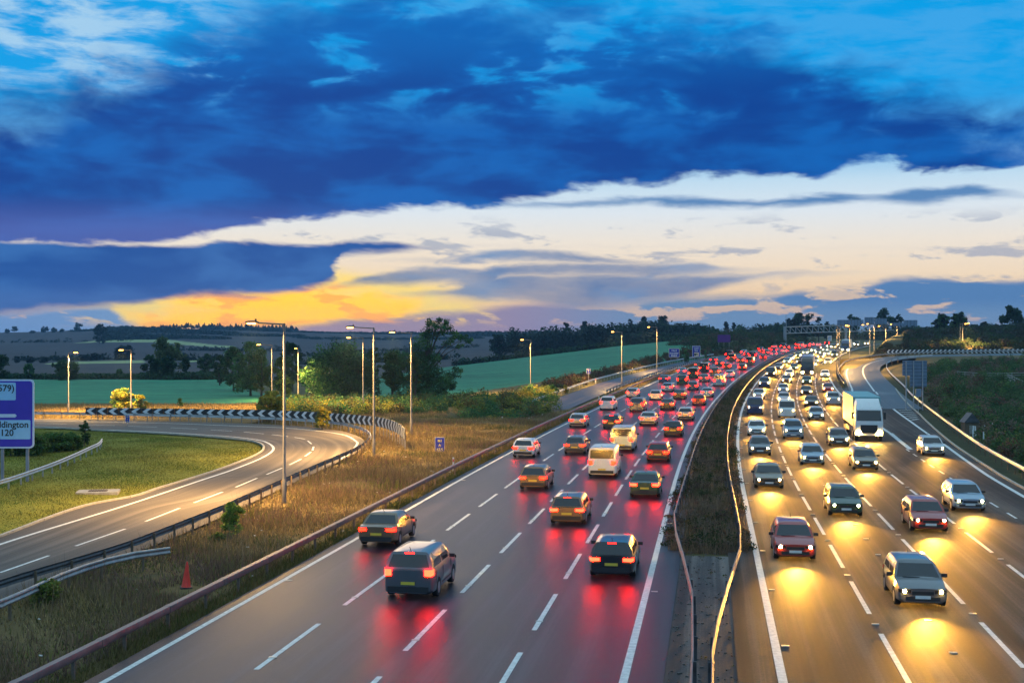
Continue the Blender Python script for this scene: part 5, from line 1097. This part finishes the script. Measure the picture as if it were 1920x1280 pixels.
def emis(name, col, st):
    m, k, b = new_mat(name); b.inputs['Base Color'].default_value = (*[c * .5 for c in col], 1); b.inputs['Roughness'].default_value = .25
    b.inputs['Emission Color'].default_value = (*col, 1); b.inputs['Emission Strength'].default_value = st; return m
emis('tail_lit', (1.0, .0028, .0010), 60.0); emis('brake_lit', (1.0, .0035, .0012), 130.0); emis('head_lit', (1.0, .62, .16), 620.0); emis('indicator', (1.0, .30, .02), 3.0); emis('marker_lit', (1.0, .25, .02), 14.0)

CAR = {  # length, width, height, rear base, rear roof, front roof, front base (y), cowl z, nose z, boot z, wheelbase half
    'hatchback': dict(L=4.2, W=1.78, H=1.47, yb=(-2.02, -1.62, .30, 1.05), waist=.93, nose=.70, tail=.93, wb=1.28),
    'saloon': dict(L=4.6, W=1.82, H=1.44, yb=(-1.62, -.95, .28, 1.10), waist=.92, nose=.69, tail=.96, wb=1.36),
    'estate car': dict(L=4.65, W=1.82, H=1.48, yb=(-2.22, -1.95, .30, 1.12), waist=.93, nose=.70, tail=.94, wb=1.36),
    'off-roader': dict(L=4.6, W=1.92, H=1.76, yb=(-2.20, -1.98, .42, 1.05), waist=1.12, nose=.92, tail=1.10, wb=1.34),
    'van': dict(L=5.2, W=1.98, H=2.08, yb=(-2.56, -2.54, 1.10, 1.78), waist=1.15, nose=.98, tail=1.15, wb=1.55)}
def car_parts(kind):
    d = CAR[kind]; L, W, H = d['L'], d['W'], d['H']; hl, w = L / 2, W / 2; r0, r1, f1, f0 = d['yb']; waist, nose, tail, wb = d['waist'], d['nose'], d['tail'], d['wb']
    wr = .335 if kind in ('off-roader', 'van') else .31; ar = wr + .055
    ys = sorted(set([-hl, -hl + .05, -hl + .16, -hl + .4, hl - .45, hl - .18, hl - .05, hl, 0, .45, -.45, f0, r0 if r0 > -hl + .2 else -hl + .2] + [s * wb + q for s in (-1, 1) for q in (-ar, -ar * .8, -ar * .45, 0, ar * .45, ar * .8, ar)]))
    v = []; f = []
    for y in ys:
        e = min(1, (hl - abs(y)) / .55); wf = .86 + .14 * math.sqrt(max(0, e)); x = w * wf
        zt = tail if y < r0 else (waist if y < f0 else waist - .03 - (waist - .03 - nose) * ((y - f0) / (hl - f0)) ** 1.6)
        if y < -hl + .12: zt -= .05
        a = 0.0
        for s in (-1, 1):
            if abs(y - s * wb) < ar: a = wr + math.sqrt(ar * ar - (y - s * wb) ** 2)
        zb = .20 if e > .3 else .26; z2 = max(zb + .10, a); z3 = max(.50, z2 + .03); z4 = max(zt * .80, z3 + .03); z4 = min(z4, zt - .02)
        v += [(0, y, zb), (x * .80, y, max(zb, a * .98)), (x * .985, y, z2), (x, y, z3), (x * .985, y, z4), (x * .93, y, zt), (x * .55, y, zt + .035), (0, y, zt + .045)]
    n = 8; m = len(ys); full = list(v)
    for x, y, z in v: full.append((-x, y, z))
    off = len(v)
    for i in range(m - 1):
        for k_ in range(n - 1):
            a, b, c, e = i * n + k_, i * n + k_ + 1, (i + 1) * n + k_ + 1, (i + 1) * n + k_
            f.append((a, e, c, b)); f.append((off + a, off + b, off + c, off + e))
    for i, rev in ((0, False), (m - 1, True)):
        ring = [i * n + k_ for k_ in range(n)] + [off + i * n + k_ for k_ in range(n - 1, -1, -1)]; f.append(tuple(ring if not rev else ring[::-1]))
    # cabin
    b0 = len(full); S = 7; rw = .70 if kind != 'van' else .84; base_w = .93; cab = []
    for i in range(S):
        t = i / (S - 1); yb = r0 + (f0 - r0) * t; yr = r1 + (f1 - r1) * t; zz = waist if kind != 'saloon' else (tail + (waist - tail) * t); dome = .035 * (1 - (2 * t - 1) ** 2)
        for fx, fz, q in ((base_w, 0, 0), (.5 * (base_w + rw) + .045, .5, .5), (rw + .045, .86, .86), (rw - .04, .975, .975), (rw * .5, 1.0, 1.0), (0, 1.0, 1.0)):
            cab.append((w * fx, yb + (yr - yb) * q, zz - .02 + (H - .03 + dome - zz + .02) * fz))
    full += cab; o2 = len(full); full += [(-x, y, z) for x, y, z in cab]; n2 = 6
    for i in range(S - 1):
        for k_ in range(n2 - 1):
            a, b, c, e = i * n2 + k_, i * n2 + k_ + 1, (i + 1) * n2 + k_ + 1, (i + 1) * n2 + k_
            f.append(tuple(b0 + q for q in (a, e, c, b))); f.append(tuple(o2 + q for q in (a, b, c, e)))
    for i, rev in ((0, False), (S - 1, True)):
        ring = [b0 + i * n2 + k_ for k_ in range(n2)] + [o2 + i * n2 + k_ for k_ in range(n2 - 1, -1, -1)]; f.append(tuple(ring if not rev else ring[::-1]))
    P_ = []
    g = MB().add(full, f); P_.append(('body', g.mesh('body', MAT['paint_silver'], True, 42), None))
    def cabp(t, fz, side):      # point on the cabin side surface
        yb = r0 + (f0 - r0) * t; yr = r1 + (f1 - r1) * t; zz = waist; x = np.interp(fz, [0, .5, .86, 1], [base_w, .5 * (base_w + rw) + .045, rw + .045, rw]) * w
        return Vector((side * (x + .008), yb + (yr - yb) * fz, zz - .02 + (H - .03 - zz + .02) * fz))
    wins = ((.10, .50), (.54, .93)) if kind != 'van' else ((.74, .95),)
    for side in (-1, 1):
        for t0, t1 in wins:
            pts = [cabp(t0, .08, side), cabp(t1, .08, side), cabp(t1, .5, side), cabp(t1 - .01, .86, side), cabp(t0 + .01, .86, side), cabp(t0, .5, side)]
            P_.append(('side_window', MB().add(pts, [(0, 1, 2, 5), (5, 2, 3, 4)] if side > 0 else [(5, 2, 1, 0), (4, 3, 2, 5)]).mesh('side_window', MAT['glass_dark']), None))
    def endq(y0, y1, z0, hi, out, inset, lo_f=.1, hi_f=.84):
        q = []
        for fz in (lo_f, hi_f):
            x = np.interp(fz, [0, .5, .86], [base_w, .5 * (base_w + rw) + .045, rw + .045]) * w - inset; y = y0 + (y1 - y0) * fz + out; z = z0 - .02 + (H - .03 - z0 + .02) * fz
            q.append((Vector((-x, y, z)), Vector((x, y, z))))
        return [q[0][0], q[0][1], q[1][1], q[1][0]]
    P_.append(('rear_window', MB().add(endq(r0, r1, tail if kind == 'saloon' else waist, H, -.012, .10, .14 if kind != 'van' else .2), [(0, 1, 2, 3)]).mesh('rear_window', MAT['glass_dark']), None))
    P_.append(('windscreen', MB().add(endq(f0, f1, waist, H, .012, .07), [(3, 2, 1, 0)]).mesh('windscreen', MAT['glass_dark']), None))
    tz = tail - .14 if kind in ('hatchback', 'saloon', 'estate car') else tail - .10
    th = .15 if kind in ('hatchback', 'saloon', 'estate car') else .25
    for side in (-1, 1):
        x0, x1 = w * (.50 if kind in ('hatchback', 'saloon', 'estate car') else .64), w * .875; g = MB(); y = -hl - .012
        g.add([(side * x0, y, tz - th / 2 + .02), (side * x1, y, tz - th / 2), (side * w * .972, y + .24, tz - th / 2 + .02), (side * x0, y, tz + th / 2), (side * x1, y, tz + th / 2), (side * w * .972, y + .26, tz + th / 2 - .01)], [(0, 1, 4, 3), (1, 2, 5, 4)] if side > 0 else [(3, 4, 1, 0), (4, 5, 2, 1)])
        P_.append(('tail_light', g.mesh('tail_light', MAT['tail_lit']), 'tail'))
        zl = tz - th / 2; g = MB(); g.add([(side * x0, y - .004, zl - .055), (side * x1, y - .004, zl - .06), (side * x0, y - .004, zl + .012), (side * x1, y - .004, zl + .002)], [(0, 1, 3, 2)] if side > 0 else [(2, 3, 1, 0)]); P_.append(('indicator', g.mesh('indicator', MAT['lens_amber']), None))
        g = MB(); y = hl + .010; zc = nose - .07
        g.add([(side * w * .46, y, zc - .06), (side * w * .868, y, zc - .05), (side * (w * .930), y - .10, zc - .03), (side * w * .46, y, zc + .055), (side * w * .868, y - .005, zc + .075), (side * (w * .930), y - .12, zc + .08)], [(1, 0, 3, 4), (2, 1, 4, 5)] if side > 0 else [(4, 3, 0, 1), (5, 4, 1, 2)])
        bulb = MB().tube([(side * w * .70, y - .02, zc + .008), (side * w * .70, y + .012, zc + .008)], [.062, .062], 10).mesh('bulb', MAT['head_lit']); P_.append(('headlight', g.mesh('headlight', MAT['glass_dark']), ('bulb', bulb)))
        g = MB().box((0, 0, 0), (.20, .10, .13)); g.v = [(p[0] + side * (w + .07), p[1] + f0 - .35, p[2] + waist + .06) for p in g.v]; P_.append(('wing_mirror', g.mesh('wing_mirror', MAT['trim_black']), None))
    P_.append(('rear_bumper', MB().box((0, -hl - .005, .40), (W * .80, .06, .20)).mesh('rear_bumper', MAT['trim_black']), None))
    P_.append(('grille', MB().box((0, hl - .01, nose - .12), (W * .42, .05, .12)).box((0, hl - .01, .38), (W * .66, .06, .14)).mesh('grille', MAT['trim_black']), None))
    P_.append(('number_plate', MB().box((0, -hl - .03, .62 if kind != 'van' else .58), (.52, .02, .11)).mesh('number_plate', MAT['plate_yellow']), None))
    P_.append(('number_plate', MB().box((0, hl + .025, .44), (.52, .02, .11)).mesh('number_plate', MAT['plate_white']), None))
    g = MB(); hd = MB()
    for side in (-1, 1):
        for yy in ((f0 - .18, (r0 + f0) / 2 - .02, r0 + .45) if kind != 'van' else (f0 - .25, f1 - .45)):
            g.box((side * (w * .992), yy, waist * .70), (.016, .014, waist * .44)); hd.box((side * (w + .004), yy + (.16 if yy < f0 - .3 else -9), waist - .12), (.03, .16, .03))
        g.box((side * w * .995, 0, waist * .40), (.02, L * .36, .05))
    P_.append(('door_seam', g.mesh('door_seam', MAT['trim_black']), None)); hd.v = [p for p in hd.v]; P_.append(('wiper', MB().box((.25, f0 - .02, waist + .03), (.6, .02, .02)).mesh('wiper', MAT['trim_black']), None))
    P_.append(('roof_aerial', MB().tube([(0, r1 + .15, H - .02), (0, r1 - .02, H + .14)], .012, 5).mesh('roof_aerial', MAT['trim_black']), None))
    P_.append(('high_brake_light', MB().box((0, r1 - .005, H - .085), (.34, .05, .03)).mesh('high_brake_light', MAT['tail_lit']), 'tail'))
    tyre = MB().tube([(-.11, 0, 0), (-.085, 0, 0), (.085, 0, 0), (.11, 0, 0)], [wr * .90, wr, wr, wr * .90], 18).mesh('tyre', MAT['tyre'], True); rim = MB().tube([(-.115, 0, 0), (.115, 0, 0)], [wr * .62] * 2, 14).mesh('rim', MAT['rim'])
    for sx in (-1, 1):
        for sy in (-1, 1): P_.append(('wheel', tyre, (sx * (w - .115), sy * wb, wr, rim)))
    return P_
PARTS = {k_: car_parts(k_) for k_ in CAR}
def lorry_parts(body_mat):
    P_ = []; Lb = 12.2; y0 = -8.0
    P_.append(('trailer_body', MB().box((0, y0 + Lb / 2, 2.60), (2.50, Lb, 2.75)).mesh('trailer_body', MAT[body_mat]), None))
    for s in (-1, 1): P_.append(('rear_door', MB().box((s * .615, y0 - .02, 2.60), (1.18, .05, 2.60)).mesh('rear_door', MAT[body_mat]), None)); P_.append(('lock_rod', MB().tube([(s * .25, y0 - .07, 1.35), (s * .25, y0 - .07, 3.85)], .025, 6).mesh('lock_rod', MAT['galvanised']), None))
    P_.append(('chassis', MB().box((0, y0 + 6, 1.02), (1.0, 11.8, .34)).box((0, y0 + .1, .62), (2.35, .12, .14)).box((0, y0 + .06, 1.10), (2.45, .10, .26)).mesh('chassis', MAT['chassis']), None))
    for s in (-1, 1):
        P_.append(('tail_light', MB().box((s * .98, y0 - .01, 1.08), (.42, .06, .15)).mesh('tail_light', MAT['tail_lit']), 'tail')); P_.append(('marker_light', MB().box((s * 1.12, y0 - .05, 3.90), (.14, .04, .06)).mesh('marker_light', MAT['tail_lit']), 'tail'))
        P_.append(('side_guard', MB().box((s * 1.20, y0 + 5.6, .72), (.05, 4.2, .36)).mesh('side_guard', MAT['galvanised']), None))
    g = MB(); sec = [(4.55, 0), (6.35, 0), (6.55, .1), (6.60, .3)]
    cabv = [(-1.22, 4.5, .85), (1.22, 4.5, .85), (1.22, 6.55, .55), (-1.22, 6.55, .55), (-1.24, 4.5, 2.2), (1.24, 4.5, 2.2), (1.24, 6.60, 1.75), (-1.24, 6.60, 1.75), (-1.18, 4.5, 3.4), (1.18, 4.5, 3.4), (1.16, 6.25, 2.95), (-1.16, 6.25, 2.95), (-1.05, 4.5, 3.85), (1.05, 4.5, 3.85), (1.0, 5.6, 3.55), (-1.0, 5.6, 3.55)]
    cf = [(3, 2, 1, 0), (12, 13, 14, 15)]
    for a in (0, 4, 8): cf += [(a, a + 1, a + 5, a + 4), (a + 1, a + 2, a + 6, a + 5), (a + 2, a + 3, a + 7, a + 6), (a + 3, a, a + 4, a + 7)]
    P_.append(('cab', g.add(cabv, cf).mesh('cab', MAT['paint_silver'], True, 30), None))
    P_.append(('windscreen', MB().add([(-1.10, 6.575, 1.90), (1.10, 6.575, 1.90), (1.05, 6.31, 2.85), (-1.05, 6.31, 2.85)], [(3, 2, 1, 0)]).mesh('windscreen', MAT['glass_dark']), None))
    P_.append(('grille', MB().box((0, 6.60, 1.15), (1.5, .06, .75)).mesh('grille', MAT['trim_black']), None))
    for s in (-1, 1): P_.append(('headlight', MB().box((s * .92, 6.60, .80), (.40, .06, .22)).mesh('headlight', MAT['head_lit']), 'head')); P_.append(('wing_mirror', MB().box((s * 1.42, 6.2, 2.35), (.22, .12, .62)).mesh('wing_mirror', MAT['trim_black']), None)); P_.append(('side_window', MB().box((s * 1.235, 5.75, 2.35), (.02, .85, .65)).mesh('side_window', MAT['glass_dark']), None))
    tyre = MB().tube([(-.16, 0, 0), (-.12, 0, 0), (.12, 0, 0), (.16, 0, 0)], [.46, .50, .50, .46], 18).mesh('tyre', MAT['tyre'], True); rim = MB().tube([(-.165, 0, 0), (.165, 0, 0)], [.28] * 2, 12).mesh('rim', MAT['rim'])
    for sx in (-1, 1):
        for y in (-6.9, -5.6, -4.3, 3.3, 5.6): P_.append(('wheel', tyre, (sx * 1.06, y, .5, rim)))
    return P_
PARTS['white lorry'] = lorry_parts('trailer_white'); PARTS['teal lorry'] = lorry_parts('trailer_teal'); PARTS['blue curtained lorry'] = lorry_parts('curtain_blue')
ORD = ['nearest', 'second nearest', 'third nearest', 'fourth nearest', 'fifth nearest', 'sixth nearest', 'seventh nearest', 'eighth nearest', 'ninth nearest', 'tenth nearest', 'eleventh nearest', 'twelfth nearest', 'thirteenth nearest', 'fourteenth nearest', 'fifteenth nearest', 'sixteenth nearest', 'seventeenth nearest', 'eighteenth nearest', 'nineteenth nearest', 'twentieth nearest', 'twenty-first nearest', 'twenty-second nearest', 'twenty-third nearest', 'twenty-fourth nearest']
def vehicle(kind, colour, off, Y, away, label, group, lod, braking=False):
    lor = 'lorry' in kind; p = PM(off, Y); th = -math.atan(float(dxref(Y))) + (0 if away else math.pi); gr = math.atan((float(zr(Y + 3)) - float(zr(Y - 3))) / 6.0)
    root = empty('lorry' if lor else {'hatchback': 'hatchback', 'saloon': 'saloon_car', 'estate car': 'estate_car', 'off-roader': 'off_road_car', 'van': 'van'}[kind], (p[0], p[1], p[2] + .008))
    root.rotation_mode = 'XYZ'; root.rotation_euler = (gr if away else -gr, 0, th); tag(root, label, 'lorry' if lor else ('van' if kind == 'van' else 'car'), group)
    hy = 6.7 if lor else CAR[kind]['L'] / 2 + .05; hz = .8 if lor else CAR[kind]['nose'] - .07
    for nm, me, q in PARTS[kind]:
        if lod and nm in ('wing_mirror', 'number_plate', 'rear_bumper', 'grille', 'lock_rod', 'side_guard', 'door_seam', 'wiper', 'roof_aerial', 'high_brake_light', 'indicator'): continue
        if nm == 'high_brake_light' and not (away and braking): continue
        if nm == 'tail_light' and not away: mt = 'marker_red'
        elif nm == 'tail_light' and braking: mt = 'brake_lit'
        elif nm in ('body', 'cab'): mt = 'paint_' + colour
        else: mt = None
        if lod and nm == 'wheel' and lod > 1: continue
        o = bpy.data.objects.new(nm, me); link(o, root)
        if mt: o.material_slots[0].link = 'OBJECT'; o.material_slots[0].material = MAT[mt]
        if nm == 'headlight' and isinstance(q, tuple): bu = bpy.data.objects.new('bulb', q[1]); link(bu, o)
        if nm == 'wheel':
            o.name = 'wheel'; o.location = q[:3]; rm = bpy.data.objects.new('rim', q[3]); link(rm, o)
    if (not away and Y < 420) or (away and Y < 170):
        ld = bpy.data.lights.new('headlamp_beam', 'SPOT'); ld.energy = BEAM if not away else BEAM * .22; ld.color = (1.0, .45, .05); ld.spot_size = R(54); ld.spot_blend = 1.0; ld.shadow_soft_size = .12
        lo = bpy.data.objects.new('headlamp_beam', ld); link(lo, root); lo.location = (0, hy + .02, hz); lo.rotation_euler = (R(90 - 2.0), 0, 0)
    return root
BEAM = 7500.0
rv = random.Random(5); used = set()
KIND_W = ['hatchback'] * 5 + ['saloon'] * 4 + ['estate car'] * 3 + ['off-roader'] * 3 + ['van'] * 2
LANES = [  # name, offset, away, first Y, gap range, last Y, lorries
    ('lane beside left verge', -16.85, True, 58, (26, 44), 470, .30), ('second lane from left verge', -13.1, True, 47, (19, 34), 520, .08),
    ('third lane from left verge', -9.5, True, 66, (17, 32), 540, 0), ('lane left of central reservation', -6.05, True, 52, (18, 32), 540, 0),
    ('lane right of central reservation', 1.75, False, 57, (18, 34), 560, 0), ('second lane right of central reservation', 5.3, False, 48, (18, 32), 560, 0),
    ('third lane right of central reservation', 8.8, False, 66, (20, 34), 560, .06), ('fourth lane right of central reservation', 12.1, False, 74, (30, 52), 480, .25)]
for lname, off, away, y0, gap, y1, pl in LANES:
    Y = y0; i = 0
    while Y < y1 and i < len(ORD):
        kind = rv.choice(KIND_W)
        if rv.random() < pl and Y > (105 if not away else 350): kind = rv.choice(['white lorry', 'teal lorry', 'blue curtained lorry'])
        colour = rv.choice(list(COLS)); lor = 'lorry' in kind
        if lor: Y += 7
        lab = f"{kind if lor else colour + ' ' + kind}, {'red tail lamps' if away else 'headlamps'} lit, {ORD[i]} in {lname}"
        lod = 0 if Y < 150 else (1 if Y < 260 else 2)
        vehicle(kind, colour, off + rv.uniform(-.25, .25), Y, away, lab, 'traffic driving away' if away else 'traffic coming towards the camera', lod, rv.random() < .35)
        Y += rv.uniform(*gap) * (1 + max(0, Y - 200) / 900) + (9 if lor else 0); i += 1
vehicle('hatchback', 'silver', 15.6, 108, False, 'silver hatchback with headlamps lit, alone in the merging lane at the right', 'traffic coming towards the camera', 0)

# ------------------------------------------------------------------ evening air
def haze_box():
    m = bpy.data.materials.new('haze_air'); m.use_nodes = True; nt = m.node_tree; nt.nodes.clear(); k = NT(nt)
    pv = k.node('ShaderNodeVolumePrincipled'); pv.inputs['Color'].default_value = (.36, .66, 1.0, 1); pv.inputs['Density'].default_value = 0.00013; pv.inputs['Anisotropy'].default_value = 0.0
    out = k.node('ShaderNodeOutputMaterial'); k.l.new(pv.outputs[0], out.inputs['Volume'])
    g = MB().box((0, 1200, 18), (9200, 2800, 90)); tag(g.build('haze', m), 'thin blue evening haze over the far fields', 'haze', kind='stuff')
haze_box()
